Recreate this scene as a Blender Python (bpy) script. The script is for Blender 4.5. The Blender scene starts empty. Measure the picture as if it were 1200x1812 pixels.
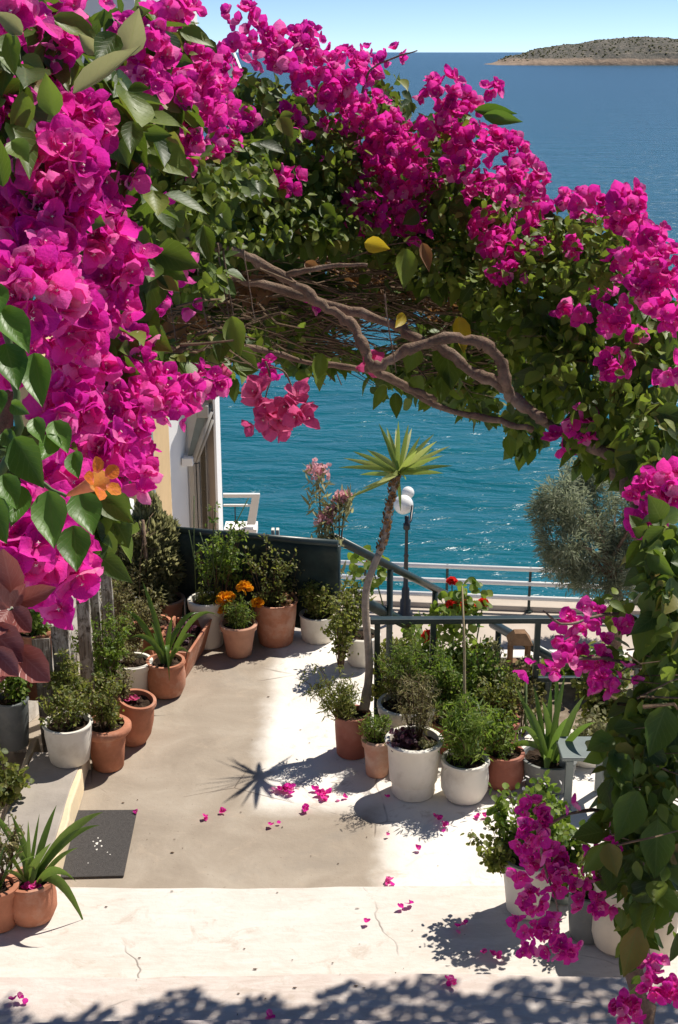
import bpy, math, random
import numpy as np
from mathutils import Vector, Matrix, Euler

# ------------------------------------------------------------------ camera, light, exposure
S = bpy.context.scene
C = S.collection
F = 2370.0                      # focal length in photograph pixels (1200 x 1812)
PITCH = math.radians(18.95)
CAMZ = 4.2
cam_data = bpy.data.cameras.new('camera')
cam = bpy.data.objects.new('camera', cam_data)
C.objects.link(cam)
cam.location = (0, 0, CAMZ)
cam.rotation_euler = (math.pi / 2 - PITCH, 0, 0)
cam_data.sensor_fit = 'VERTICAL'
cam_data.sensor_height = 36.0
cam_data.lens = 36.0 * F / 1812.0
cam_data.clip_start = 0.05
cam_data.clip_end = 200000
S.camera = cam

SUN_AZ = math.radians(45)       # from +Y towards +X
SUN_EL = math.radians(54)
world = bpy.data.worlds.new('World')
S.world = world
world.use_nodes = True
nt = world.node_tree
sky = nt.nodes.new('ShaderNodeTexSky')
sky.sky_type = 'NISHITA'
sky.sun_disc = False
sky.sun_elevation = SUN_EL
sky.sun_rotation = SUN_AZ
sky.altitude = 0
sky.air_density = 0.34
sky.dust_density = 0.0
sky.ozone_density = 3.0
bg = nt.nodes['Background']
bg.inputs['Strength'].default_value = 0.108
nt.links.new(sky.outputs[0], bg.inputs['Color'])
sd = bpy.data.lights.new('sun', 'SUN')
sd.energy = 4.9
sd.angle = math.radians(0.55)
sd.color = (1.0, 0.94, 0.85)
sun = bpy.data.objects.new('sun', sd)
C.objects.link(sun)
SUNDIR = Vector((math.sin(SUN_AZ) * math.cos(SUN_EL), math.cos(SUN_AZ) * math.cos(SUN_EL), math.sin(SUN_EL)))
sun.rotation_euler = SUNDIR.to_track_quat('Z', 'Y').to_euler()
sun.location = (5, 3, 12)
S.view_settings.view_transform = 'Standard'
S.view_settings.look = 'None'
S.view_settings.exposure = 0.36
S.view_settings.gamma = 1.0
S.view_settings.use_curve_mapping = False
S.render.engine = 'CYCLES'
S.cycles.max_bounces = 7
S.cycles.transparent_max_bounces = 6

random.seed(7)
rng = np.random.default_rng(11)

# ------------------------------------------------------------------ measuring helpers
CP, SP = math.cos(PITCH), math.sin(PITCH)


def ray(px, py):
    u = (px - 600.0) / F
    v = (906.0 - py) / F
    return np.array([u, CP + SP * v, -SP + CP * v])


def pt(px, py, d):                # photograph pixel + depth -> world
    return np.array([0, 0, CAMZ]) + ray(px, py) * d


def gp(px, py, z=0.0):            # photograph pixel on the level z
    r = ray(px, py)
    return np.array([0, 0, CAMZ]) + r * ((z - CAMZ) / r[2])


def zat(px, py, Y):               # height seen at that pixel at world distance Y
    r = ray(px, py)
    return CAMZ + r[2] * (Y / r[1])


def xat(px, py, Y):
    r = ray(px, py)
    return r[0] * (Y / r[1])


def dep(p):
    return p[1] * CP - (p[2] - CAMZ) * SP


# ------------------------------------------------------------------ materials
MATS = {}


class NB:
    def __init__(s, name):
        s.m = bpy.data.materials.new(name)
        s.m.use_nodes = True
        s.t = s.m.node_tree
        s.b = s.t.nodes['Principled BSDF']
        s.out = s.t.nodes['Material Output']
        MATS[name] = s.m

    def n(s, typ, **kw):
        nd = s.t.nodes.new(typ)
        for k, v in kw.items():
            setattr(nd, k, v)
        return nd

    def l(s, a, b):
        s.t.links.new(a, b)

    def set(s, nd, **kw):
        for k, v in kw.items():
            nd.inputs[k.replace('_', ' ')].default_value = v
        return nd

    def pos(s, scale=(1, 1, 1), obj=False):
        mp = s.n('ShaderNodeMapping')
        mp.inputs['Scale'].default_value = scale
        if obj:
            tc = s.n('ShaderNodeTexCoord')
            s.l(tc.outputs['Object'], mp.inputs['Vector'])
        else:
            g = s.n('ShaderNodeNewGeometry')
            s.l(g.outputs['Position'], mp.inputs['Vector'])
        return mp.outputs[0]

    def noise(s, vec, scale, detail=4, rough=.55, dist=0):
        nd = s.n('ShaderNodeTexNoise')
        s.set(nd, Scale=scale, Detail=detail, Roughness=rough, Distortion=dist)
        s.l(vec, nd.inputs['Vector'])
        return nd.outputs['Fac']

    def ramp(s, fac, stops, interp='LINEAR'):
        nd = s.n('ShaderNodeValToRGB')
        nd.color_ramp.interpolation = interp
        e = nd.color_ramp.elements
        while len(e) < len(stops):
            e.new(.5)
        for i, (p, c) in enumerate(stops):
            e[i].position = p
            e[i].color = (c[0], c[1], c[2], 1) if hasattr(c, '__len__') else (c, c, c, 1)
        s.l(fac, nd.inputs[0])
        return nd.outputs[0]

    def mix(s, fac, a, b, mode='MIX'):
        nd = s.n('ShaderNodeMix', data_type='RGBA', blend_type=mode)
        for sock, v in ((nd.inputs[0], fac), (nd.inputs[6], a), (nd.inputs[7], b)):
            if isinstance(v, (int, float)):
                sock.default_value = v
            elif isinstance(v, (tuple, list)):
                sock.default_value = (v[0], v[1], v[2], 1)
            else:
                s.l(v, sock)
        return nd.outputs[2]

    def math(s, op, a, b=0.0, clamp=False):
        nd = s.n('ShaderNodeMath', operation=op, use_clamp=clamp)
        for sock, v in ((nd.inputs[0], a), (nd.inputs[1], b)):
            if isinstance(v, (int, float)):
                sock.default_value = v
            else:
                s.l(v, sock)
        return nd.outputs[0]

    def bump(s, h, strength=.3, dist=.01):
        nd = s.n('ShaderNodeBump')
        s.set(nd, Strength=strength, Distance=dist)
        s.l(h, nd.inputs['Height'])
        return nd.outputs[0]

    def rnd(s):
        g = s.n('ShaderNodeNewGeometry')
        o = s.n('ShaderNodeObjectInfo')
        return s.math('FRACT', s.math('ADD', g.outputs['Random Per Island'], o.outputs['Random']))


def plain(name, col, rough=.6, spec=.4, noise=0.0, scale=20, bump=0.0, metal=0.0, dirt=None):
    b = NB(name)
    b.set(b.b, Roughness=rough, Metallic=metal)
    b.b.inputs['Specular IOR Level'].default_value = spec
    v = b.pos()
    f = b.noise(v, scale, 5, .6)
    lo = tuple(c * (1 - noise) for c in col)
    hi = tuple(min(1, c * (1 + noise)) for c in col)
    c = b.ramp(f, [(.3, lo), (.7, hi)])
    if dirt:
        f2 = b.noise(v, scale * .35, 6, .65)
        c = b.mix(b.ramp(f2, [(.52, 0), (.68, 1)]), c, dirt)
    b.l(c, b.b.inputs['Base Color'])
    if bump:
        b.l(b.bump(b.noise(v, scale * 4, 6, .65), bump, .01), b.b.inputs['Normal'])
    return b.m


def foliage_mat(name, stops, trans=.35, tcol=(.25, .4, .03), rough=.42, spec=.4, vein=(.16, .22, .06), veinamt=.5, white=0.0):
    b = NB(name)
    b.set(b.b, Roughness=rough)
    b.b.inputs['Specular IOR Level'].default_value = spec
    r = b.rnd()
    c = b.ramp(r, stops)
    uv = b.n('ShaderNodeUVMap')
    sep = b.n('ShaderNodeSeparateXYZ')
    b.l(uv.outputs[0], sep.inputs[0])
    au = b.math('ABSOLUTE', b.math('SUBTRACT', sep.outputs[0], .5))
    mid = b.ramp(au, [(0, 1), (.045, 0)])
    # side veins: fan out from the midrib
    w = b.math('SINE', b.math('MULTIPLY', b.math('SUBTRACT', sep.outputs[1], b.math('MULTIPLY', au, .8)), 46.0))
    sv = b.ramp(w, [(.80, 0), (.98, .55)])
    vm = b.mix(1.0, mid, sv, 'LIGHTEN')
    c = b.mix(b.math('MULTIPLY', vm, veinamt), c, vein)
    mot = b.noise(b.pos(), 60, 3)
    c = b.mix(.35, c, b.ramp(mot, [(.3, .55), (.75, 1.0)]), 'MULTIPLY')
    b.l(c, b.b.inputs['Base Color'])
    b.l(b.bump(b.math('ADD', b.math('MULTIPLY', mot, .6), b.math('MULTIPLY', sv, -.25)), .35, .004), b.b.inputs['Normal'])
    tr = b.n('ShaderNodeBsdfTranslucent')
    b.l(b.mix(.6, c, tcol), tr.inputs['Color'])
    mx = b.n('ShaderNodeMixShader')
    mx.inputs[0].default_value = trans
    b.l(b.b.outputs[0], mx.inputs[1])
    b.l(tr.outputs[0], mx.inputs[2])
    b.l(mx.outputs[0], b.out.inputs['Surface'])
    return b.m


def bract_mat(name, stops, tcol, trans=.45):
    b = NB(name)
    b.set(b.b, Roughness=.6)
    b.b.inputs['Specular IOR Level'].default_value = .15
    r = b.rnd()
    c = b.ramp(r, stops)
    uv = b.n('ShaderNodeUVMap')
    sep = b.n('ShaderNodeSeparateXYZ')
    b.l(uv.outputs[0], sep.inputs[0])
    au = b.math('ABSOLUTE', b.math('SUBTRACT', sep.outputs[0], .5))
    w = b.math('SINE', b.math('MULTIPLY', b.math('SUBTRACT', sep.outputs[1], b.math('MULTIPLY', au, 1.1)), 60.0))
    sv = b.ramp(w, [(.75, 0), (1, .5)])
    mid = b.ramp(au, [(0, 1), (.04, 0)])
    c = b.mix(b.math('MULTIPLY', b.mix(1, mid, sv, 'LIGHTEN'), .35), c, (.82, .16, .42))
    c = b.mix(b.ramp(sep.outputs[1], [(0, .5), (.22, 0)]), c, (.7, .25, .35))
    crk = b.noise(b.pos(), 130, 4, .6)
    c = b.mix(.3, c, b.ramp(crk, [(.3, .65), (.7, 1.0)]), 'MULTIPLY')
    b.l(c, b.b.inputs['Base Color'])
    bm = b.bump(crk, .5, .006)
    b.l(bm, b.b.inputs['Normal'])
    tr = b.n('ShaderNodeBsdfTranslucent')
    b.l(b.mix(.5, c, tcol), tr.inputs['Color'])
    b.l(bm, tr.inputs['Normal'])
    mx = b.n('ShaderNodeMixShader')
    mx.inputs[0].default_value = trans
    b.l(b.b.outputs[0], mx.inputs[1])
    b.l(tr.outputs[0], mx.inputs[2])
    b.l(mx.outputs[0], b.out.inputs['Surface'])
    return b.m


bract_mat('magenta', [(0, (.42, .005, .26)), (.18, (.66, .010, .36)), (.45, (.88, .03, .46)), (.68, (.92, .06, .38)), (.86, (.95, .17, .56)), (1, (.93, .40, .56))],
          (1.0, .06, .56), .48)
bract_mat('rose', [(0, (.5, .05, .2)), (.5, (.72, .10, .30)), (1, (.85, .22, .40))], (.9, .15, .35))
foliage_mat('leaf_vine', [(0, (.020, .042, .010)), (.3, (.045, .088, .014)), (.60, (.090, .150, .022)), (.82, (.17, .235, .036)), (.96, (.24, .26, .04)), (1, (.28, .16, .05))],
            trans=.34, tcol=(.24, .36, .03), rough=.48, spec=.35)
foliage_mat('leaf_young', [(0, (.06, .11, .015)), (.5, (.14, .21, .03)), (1, (.27, .32, .06))], trans=.4, tcol=(.34, .46, .04), rough=.5, spec=.3)
foliage_mat('leaf_glossy', [(0, (.035, .10, .015)), (.5, (.07, .17, .02)), (1, (.12, .24, .04))], trans=.3, tcol=(.20, .34, .03), rough=.42, spec=.35)
foliage_mat('leaf_strap', [(0, (.05, .12, .02)), (.5, (.10, .20, .035)), (1, (.20, .30, .07))], trans=.35, tcol=(.3, .45, .05), rough=.33, veinamt=.15)
foliage_mat('leaf_yucca', [(0, (.10, .20, .05)), (.5, (.26, .34, .08)), (1, (.50, .50, .20))], trans=.35, tcol=(.5, .6, .1), rough=.35, veinamt=.1)
foliage_mat('leaf_small', [(0, (.045, .075, .016)), (.4, (.12, .155, .032)), (.8, (.24, .25, .07)), (1, (.42, .36, .14))], trans=.46, tcol=(.42, .46, .06), rough=.5)
foliage_mat('leaf_fern', [(0, (.05, .11, .02)), (.5, (.14, .22, .035)), (1, (.32, .38, .08))], trans=.48, tcol=(.3, .45, .03), rough=.5)
foliage_mat('leaf_dry', [(0, (.08, .07, .03)), (.4, (.19, .17, .065)), (.8, (.34, .29, .13)), (1, (.48, .41, .22))], trans=.38, tcol=(.3, .28, .08), rough=.6)
foliage_mat('leaf_grey', [(0, (.12, .13, .06)), (.5, (.26, .26, .13)), (1, (.42, .39, .22))], trans=.5, tcol=(.50, .48, .20), rough=.6)
foliage_mat('leaf_tamarisk', [(0, (.15, .18, .12)), (.5, (.28, .31, .21)), (1, (.42, .43, .31))], trans=.55, tcol=(.28, .32, .18), rough=.7)
foliage_mat('leaf_pink', [(0, (.20, .055, .05)), (1, (.36, .13, .11))], trans=.2, tcol=(.5, .12, .08), rough=.35, vein=(.5, .25, .2))
foliage_mat('leaf_purple', [(0, (.05, .012, .03)), (1, (.16, .05, .09))], trans=.2, tcol=(.3, .05, .1), rough=.4)
foliage_mat('leaf_yellow', [(0, (.45, .33, .02)), (1, (.55, .42, .04))], trans=.4, tcol=(.8, .6, .02), rough=.45)
foliage_mat('dead_leaf', [(0, (.16, .07, .03)), (1, (.30, .15, .07))], trans=.3, tcol=(.5, .25, .08), rough=.6)
bract_mat('red_petal', [(0, (.75, .02, .02)), (1, (.90, .07, .05))], (1.0, .06, .03), .4)
bract_mat('marigold', [(0, (.92, .36, .005)), (1, (.95, .50, .012))], (1.0, .6, .01), .3)
bract_mat('orange', [(0, (.80, .16, .02)), (1, (.85, .28, .03))], (.95, .3, .03), .4)
bract_mat('pink_petal', [(0, (.78, .34, .38)), (1, (.88, .58, .58))], (.95, .6, .6), .4)
bract_mat('white_petal', [(0, (.75, .72, .68)), (1, (.85, .84, .80))], (.85, .85, .8), .3)
plain('bark', (.21, .14, .095), .85, .2, .35, 30, .8, dirt=(.33, .245, .18))
plain('twig', (.15, .10, .06), .85, .2, .4, 30, .4)
plain('green_stem', (.09, .13, .04), .6, .3, .3, 20)
plain('brown_stem', (.10, .06, .035), .8, .2, .3, 20, .3)
plain('white_flower_heart', (.80, .78, .62), .5)
plain('yucca_bark', (.40, .31, .23), .85, .2, .25, 30, .5, dirt=(.42, .34, .27))
plain('dry_stalk', (.36, .29, .17), .8, .2, .2, 30)
plain('terracotta', (.44, .185, .11), .85, .15, .2, 9, .25, dirt=(.56, .34, .25))
plain('terracotta_dark', (.30, .105, .070), .75, .25, .18, 9, .15, dirt=(.40, .18, .13))
plain('terracotta_worn', (.50, .27, .185), .85, .15, .15, 9, .3, dirt=(.62, .45, .35))
plain('white_pot', (.74, .69, .60), .55, .35, .04, 9, .06, dirt=(.56, .50, .41))
plain('cream_pot', (.64, .57, .46), .6, .3, .06, 9, .06, dirt=(.54, .46, .35))
plain('grey_pot', (.14, .15, .15), .6, .3, .15, 9, .06, dirt=(.22, .22, .20))
plain('soil', (.055, .036, .024), .95, .1, .45, 60, 1.0, dirt=(.14, .10, .07))
plain('green_metal', (.018, .034, .032), .38, .5, .15, 14, .05, dirt=(.04, .055, .05))
plain('grey_metal', (.17, .20, .19), .45, .5, .12, 12, .05)
plain('black_metal', (.012, .014, .018), .4, .5, .1, 10)
plain('white_rail', (.78, .78, .76), .4, .5, .05, 3)
plain('white_globe', (.85, .84, .80), .25, .5, .02, 3)
plain('dark_cloth', (.024, .040, .034), .75, .25, .4, 5, .5, dirt=(.065, .075, .060))
plain('cream_paint', (.72, .58, .38), .8, .2, .12, 5, .3, dirt=(.50, .42, .32))
plain('ochre_wall', (.62, .44, .24), .85, .15, .08, 3, .2)
plain('house_white', (.80, .79, .77), .85, .15, .03, 2, .12)
plain('house_beige', (.46, .39, .33), .85, .15, .12, 4, .2)
plain('house_glass', (.015, .017, .02), .1, .6, .1, 4)
plain('shutter', (.33, .31, .28), .6, .3, .1, 6)
plain('ledge_cement', (.34, .30, .26), .9, .1, .16, 4, .4, dirt=(.24, .21, .185))
plain('mat_dark', (.085, .078, .074), .95, .1, .18, 60, .8)
plain('paint_splash', (.70, .66, .60), .8)
plain('wood_brown', (.20, .115, .06), .8, .2, .25, 14, .4)
plain('promenade_stone', (.50, .43, .36), .9, .12, .08, 1.2, .3, dirt=(.42, .36, .30))
plain('planter_dirt', (.20, .155, .11), .95, .1, .3, 8, .8, dirt=(.34, .28, .21))
plain('clip_plastic', (.7, .68, .6), .5)
plain('cord', (.5, .46, .38), .8)
plain('tag_white', (.75, .73, .68), .7)


def whitewash(name, tan=False, streak=False):
    b = NB(name)
    b.set(b.b, Roughness=.9)
    b.b.inputs['Specular IOR Level'].default_value = .12
    v = b.pos()
    big = b.noise(v, 1.7, 6, .6, .4)
    fine = b.noise(v, 26, 6, .7)
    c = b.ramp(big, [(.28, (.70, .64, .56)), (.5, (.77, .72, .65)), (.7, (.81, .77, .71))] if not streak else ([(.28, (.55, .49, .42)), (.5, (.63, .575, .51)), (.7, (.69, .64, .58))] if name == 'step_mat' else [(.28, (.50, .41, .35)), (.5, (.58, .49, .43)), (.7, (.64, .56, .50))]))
    if streak:
        vs = b.pos((2.2, 9, 9))
        st = b.noise(vs, 2.4, 7, .72, .8)
        c = b.mix(b.ramp(st, [(.42, 0), (.66, .6)]), c, (.74, .69, .63))
        st3 = b.noise(b.pos((2.6, 8, 8)), 2.9, 7, .75, 1.2)
        c = b.mix(b.ramp(st3, [(.52, 0), (.68, .5)]), c, (.52, .45, .38))
        st2 = b.noise(b.pos((4, 20, 20)), 3.1, 6, .75, .5)
        c = b.mix(b.ramp(st2, [(.64, 0), (.72, .7)]), c, (.42, .35, .30))
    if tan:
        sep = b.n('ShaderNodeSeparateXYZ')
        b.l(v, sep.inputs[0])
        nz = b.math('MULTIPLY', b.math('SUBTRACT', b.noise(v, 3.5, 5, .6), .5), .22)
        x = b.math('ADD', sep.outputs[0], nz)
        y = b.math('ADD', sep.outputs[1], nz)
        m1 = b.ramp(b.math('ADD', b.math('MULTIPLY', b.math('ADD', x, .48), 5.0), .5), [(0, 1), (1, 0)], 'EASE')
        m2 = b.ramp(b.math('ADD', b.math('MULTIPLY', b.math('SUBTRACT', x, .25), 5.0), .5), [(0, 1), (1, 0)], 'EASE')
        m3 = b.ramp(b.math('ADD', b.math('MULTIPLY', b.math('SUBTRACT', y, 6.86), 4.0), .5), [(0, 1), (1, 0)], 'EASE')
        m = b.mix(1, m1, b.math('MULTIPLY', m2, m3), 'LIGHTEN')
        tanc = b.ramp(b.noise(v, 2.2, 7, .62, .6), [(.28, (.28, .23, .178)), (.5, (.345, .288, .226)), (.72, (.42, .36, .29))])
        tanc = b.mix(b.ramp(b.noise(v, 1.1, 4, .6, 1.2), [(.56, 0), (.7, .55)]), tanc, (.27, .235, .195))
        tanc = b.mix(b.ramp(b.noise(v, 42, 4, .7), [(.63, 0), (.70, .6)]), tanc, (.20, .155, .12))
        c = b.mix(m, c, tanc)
    stn = b.noise(v, 4.5, 7, .72, 1.2)
    c = b.mix(b.ramp(stn, [(.56, 0), (.66, .45)]), c, (.42, .34, .26))
    # cracks
    vo = b.n('ShaderNodeTexVoronoi', feature='DISTANCE_TO_EDGE')
    b.set(vo, Scale=1.15)
    wob = b.mix(.14, v, b.n('ShaderNodeTexNoise').outputs['Color'])
    b.l(wob, vo.inputs['Vector'])
    crack = b.ramp(vo.outputs['Distance'], [(0, 1), (.006, 0)])
    gate = b.ramp(b.noise(v, 1.9, 3), [(.5, 0), (.6, .7)])
    cr = b.math('MULTIPLY', crack, gate)
    c = b.mix(cr, c, (.12, .09, .07))
    c = b.mix(b.ramp(b.noise(v, 60, 3, .6), [(.70, 0), (.76, .5)]), c, (.30, .22, .17))
    b.l(c, b.b.inputs['Base Color'])
    h = b.math('ADD', b.math('MULTIPLY', fine, .5), b.math('MULTIPLY', big, 1.5))
    h = b.math('SUBTRACT', h, b.math('MULTIPLY', cr, 1.0))
    b.l(b.bump(h, .45, .012), b.b.inputs['Normal'])
    return b.m


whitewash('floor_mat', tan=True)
whitewash('step_mat', streak=True)
whitewash('step_near_shade', streak=True)  # darker, warmer step copy: shade tone of the near tread put into its colour
whitewash('wall_wash')


def old_wood():
    b = NB('wood_grey')
    b.set(b.b, Roughness=.9)
    b.b.inputs['Specular IOR Level'].default_value = .12
    g1 = b.noise(b.pos((26, 26, 1.6)), 2.2, 6, .7, .8)
    c = b.ramp(g1, [(.30, (.05, .04, .03)), (.46, (.20, .165, .13)), (.60, (.36, .32, .27)), (.75, (.50, .46, .40))])
    pk = b.noise(b.pos((9, 9, 5)), 1.6, 5, .7, .4)
    c = b.mix(b.ramp(pk, [(.50, 0), (.60, .8)]), c, (.58, .54, .48))
    c = b.mix(b.ramp(b.noise(b.pos(), 14, 5, .7), [(.58, 0), (.66, .9)]), c, (.06, .045, .035))
    b.l(c, b.b.inputs['Base Color'])
    b.l(b.bump(b.math('ADD', g1, pk), .9, .015), b.b.inputs['Normal'])


old_wood()


def step_dark():
    b = NB('step_grey')
    b.set(b.b, Roughness=.9)
    b.b.inputs['Specular IOR Level'].default_value = .12
    v = b.pos()
    c = b.ramp(b.noise(v, 3.0, 7, .65, .5), [(.3, (.42, .36, .35)), (.7, (.60, .53, .50))])
    c = b.mix(b.ramp(b.noise(v, 50, 4, .7), [(.62, 0), (.70, .5)]), c, (.2, .16, .15))
    b.l(c, b.b.inputs['Base Color'])
    b.l(b.bump(b.noise(v, 30, 6, .7), .5, .012), b.b.inputs['Normal'])


step_dark()


def sea_material():
    b = NB('sea_water')
    g = b.n('ShaderNodeNewGeometry')
    sep = b.n('ShaderNodeSeparateXYZ')
    b.l(g.outputs['Position'], sep.inputs[0])
    # shallow turquoise near the shore, deep blue out at sea
    d = b.ramp(b.math('DIVIDE', sep.outputs[1], 500.0), [(.0, (.001, .118, .138)), (.09, (.001, .112, .145)), (.22, (.0015, .082, .118)), (.6, (.003, .064, .092)), (1, (.003, .058, .086))])
    pat = b.noise(b.pos((.05, .09, .05)), 1.0, 5, .6, .5)
    d = b.mix(b.ramp(pat, [(.35, 0), (.7, .5)]), d, b.mix(.0, (.002, .055, .085), (0, 0, 0)))
    b.set(b.b, Roughness=.24, IOR=1.33)
    b.b.inputs['Specular IOR Level'].default_value = .42
    b.l(d, b.b.inputs['Base Color'])
    h1 = b.noise(b.pos((.42, 1.0, 1)), .55, 2, .5, .8)
    h2 = b.noise(b.pos((.5, 1.2, 1)), 1.7, 4, .6, 1.0)
    h3 = b.noise(b.pos((.06, .12, 1)), 1.0, 3, .55, .4)
    h = b.math('ADD', b.math('MULTIPLY', h1, 1.0), b.math('MULTIPLY', h2, .42))
    h = b.math('ADD', h, b.math('MULTIPLY', h3, 1.6))
    b.l(b.bump(h, .9, .36), b.b.inputs['Normal'])


sea_material()


def island_material():
    b = NB('island_rock')
    b.set(b.b, Roughness=.95)
    v = b.pos()
    sep = b.n('ShaderNodeSeparateXYZ')
    b.l(v, sep.inputs[0])
    nz = b.noise(v, .05, 5, .6)
    low = b.ramp(b.math('ADD', b.math('DIVIDE', b.math('ADD', sep.outputs[2], 9.0), 14.0), b.math('MULTIPLY', b.math('SUBTRACT', nz, .5), .55)), [(.38, 0), (.55, 1)])
    rock = b.ramp(b.noise(v, .12, 5, .65), [(.3, (.20, .14, .095)), (.7, (.38, .28, .20))])
    scrub = b.ramp(b.noise(v, .22, 6, .75), [(.36, (.045, .05, .04)), (.52, (.11, .10, .08)), (.68, (.24, .20, .16))])
    c = b.mix(low, rock, scrub)
    b.l(c, b.b.inputs['Base Color'])
    b.l(b.bump(b.noise(v, .2, 6, .7), .8, 3.0), b.b.inputs['Normal'])


island_material()

# ------------------------------------------------------------------ object helpers


def props(o, label=None, cat=None, group=None, kind=None):
    if label:
        o['label'] = label
    if cat:
        o['category'] = cat
    if group:
        o['group'] = group
    if kind:
        o['kind'] = kind
    return o


def thing(name, label, cat, loc, group=None):
    o = bpy.data.objects.new(name, None)
    o.empty_display_size = .1
    C.objects.link(o)
    o.location = [float(c) for c in loc]
    return props(o, label, cat, group)


def wloc(o):
    v = Vector((0, 0, 0))
    while o is not None:
        v += o.location
        o = o.parent
    return np.array(v)


def new_obj(name, mesh, parent=None, mat=None, kind=None, smooth=True):
    if mat is not None:
        for m in (mat if isinstance(mat, (list, tuple)) else [mat]):
            mesh.materials.append(MATS[m])
    if smooth:
        mesh.polygons.foreach_set('use_smooth', np.ones(len(mesh.polygons), dtype=bool))
    o = bpy.data.objects.new(name, mesh)
    C.objects.link(o)
    if parent is not None:
        o.parent = parent
    if kind:
        o['kind'] = kind
    return o


class MB:
    """collects primitive shapes in world space and links them as one object"""

    def __init__(s):
        s.v, s.f, s.m = [], [], []

    def add(s, verts, faces, mi=0):
        n = len(s.v)
        s.v.extend([tuple(map(float, p)) for p in verts])
        s.f.extend([tuple(i + n for i in f) for f in faces])
        s.m.extend([mi] * len(faces))
        return s

    def box(s, a, b, mi=0):
        (x0, y0, z0), (x1, y1, z1) = a, b
        return s.hexa([(x0, y0, z0), (x1, y0, z0), (x1, y1, z0), (x0, y1, z0), (x0, y0, z1), (x1, y0, z1), (x1, y1, z1), (x0, y1, z1)], mi)

    def hexa(s, p, mi=0):
        return s.add(p, [(3, 2, 1, 0), (4, 5, 6, 7), (0, 1, 5, 4), (1, 2, 6, 5), (2, 3, 7, 6), (3, 0, 4, 7)], mi)

    def prism(s, poly, z0, z1, mi=0):
        n = len(poly)
        v = [(p[0], p[1], z0) for p in poly] + [(p[0], p[1], z1) for p in poly]
        f = [tuple(range(n))[::-1], tuple(range(n, 2 * n))] + [(i, (i + 1) % n, n + (i + 1) % n, n + i) for i in range(n)]
        return s.add(v, f, mi)

    def bar(s, a, b, w, h, mi=0):
        a, b = np.array(a, float), np.array(b, float)
        d = (b - a) / np.linalg.norm(b - a)
        up = np.array([0, 0, 1.0]) if abs(d[2]) < .95 else np.array([0, 1.0, 0])
        sd_ = np.cross(d, up)
        sd_ /= np.linalg.norm(sd_)
        up = np.cross(sd_, d)
        p = []
        for q in (a, b):
            for (i, j) in ((-1, -1), (1, -1), (1, 1), (-1, 1)):
                p.append(q + sd_ * i * w / 2 + up * j * h / 2)
        return s.add(p, [(0, 1, 2, 3), (7, 6, 5, 4), (0, 4, 5, 1), (1, 5, 6, 2), (2, 6, 7, 3), (3, 7, 4, 0)], mi)

    def tube(s, pts, rad, seg=8, mi=0, cap=True):
        pts = [np.array(p, float) for p in pts]
        n = len(pts)
        if not hasattr(rad, '__len__'):
            rad = [rad] * n
        v, f = [], []
        ref = np.array([.31, .17, .93])
        for i, p in enumerate(pts):
            t = pts[min(i + 1, n - 1)] - pts[max(i - 1, 0)]
            t /= max(1e-9, np.linalg.norm(t))
            a = np.cross(t, ref)
            if np.linalg.norm(a) < .05:
                a = np.cross(t, np.array([1.0, 0, 0]))
            a /= np.linalg.norm(a)
            bb = np.cross(t, a)
            for k in range(seg):
                th = 2 * math.pi * k / seg
                v.append(p + (a * math.cos(th) + bb * math.sin(th)) * rad[i])
        for i in range(n - 1):
            for k in range(seg):
                k2 = (k + 1) % seg
                f.append((i * seg + k, i * seg + k2, (i + 1) * seg + k2, (i + 1) * seg + k))
        if cap:
            f.append(tuple(range(seg))[::-1])
            f.append(tuple((n - 1) * seg + k for k in range(seg)))
        return s.add(v, f, mi)

    def lathe(s, c, prof, seg=40, mi=0, tilt=None, wob=0.0):
        v, f = [], []
        c = np.array(c, float)
        ph = random.random() * 6
        for (r, z) in prof:
            for k in range(seg):
                th = 2 * math.pi * k / seg
                rr = r * (1 + wob * math.sin(3 * th + ph) + wob * .6 * math.sin(5 * th + ph * 2 + z * 9))
                q = Vector((rr * math.cos(th), rr * math.sin(th), z))
                if tilt:
                    q = Euler(tilt).to_matrix() @ q
                v.append(c + np.array(q))
        for i in range(len(prof) - 1):
            for k in range(seg):
                k2 = (k + 1) % seg
                f.append((i * seg + k, i * seg + k2, (i + 1) * seg + k2, (i + 1) * seg + k))
        return s.add(v, f, mi)

    def sphere(s, c, r, seg=16, rings=10, mi=0, sc=(1, 1, 1)):
        v, f = [], []
        for i in range(rings + 1):
            ph = math.pi * i / rings
            for k in range(seg):
                th = 2 * math.pi * k / seg
                v.append((c[0] + r * sc[0] * math.sin(ph) * math.cos(th), c[1] + r * sc[1] * math.sin(ph) * math.sin(th), c[2] + r * sc[2] * math.cos(ph)))
        for i in range(rings):
            for k in range(seg):
                k2 = (k + 1) % seg
                f.append((i * seg + k, (i + 1) * seg + k, (i + 1) * seg + k2, i * seg + k2))
        return s.add(v, f, mi)

    def build(s, name, mat, parent=None, kind=None, smooth=False, bevel=0):
        base = wloc(parent) if parent is not None else np.zeros(3)
        me = bpy.data.meshes.new(name)
        me.from_pydata([tuple(np.array(p) - base) for p in s.v], [], s.f)
        me.update()
        o = new_obj(name, me, parent, mat, kind, smooth)
        if isinstance(mat, (list, tuple)):
            me.polygons.foreach_set('material_index', s.m)
        if bevel:
            b = o.modifiers.new('bevel', 'BEVEL')
            b.width = bevel
            b.segments = 2
            b.limit_method = 'ANGLE'
        return o


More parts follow.
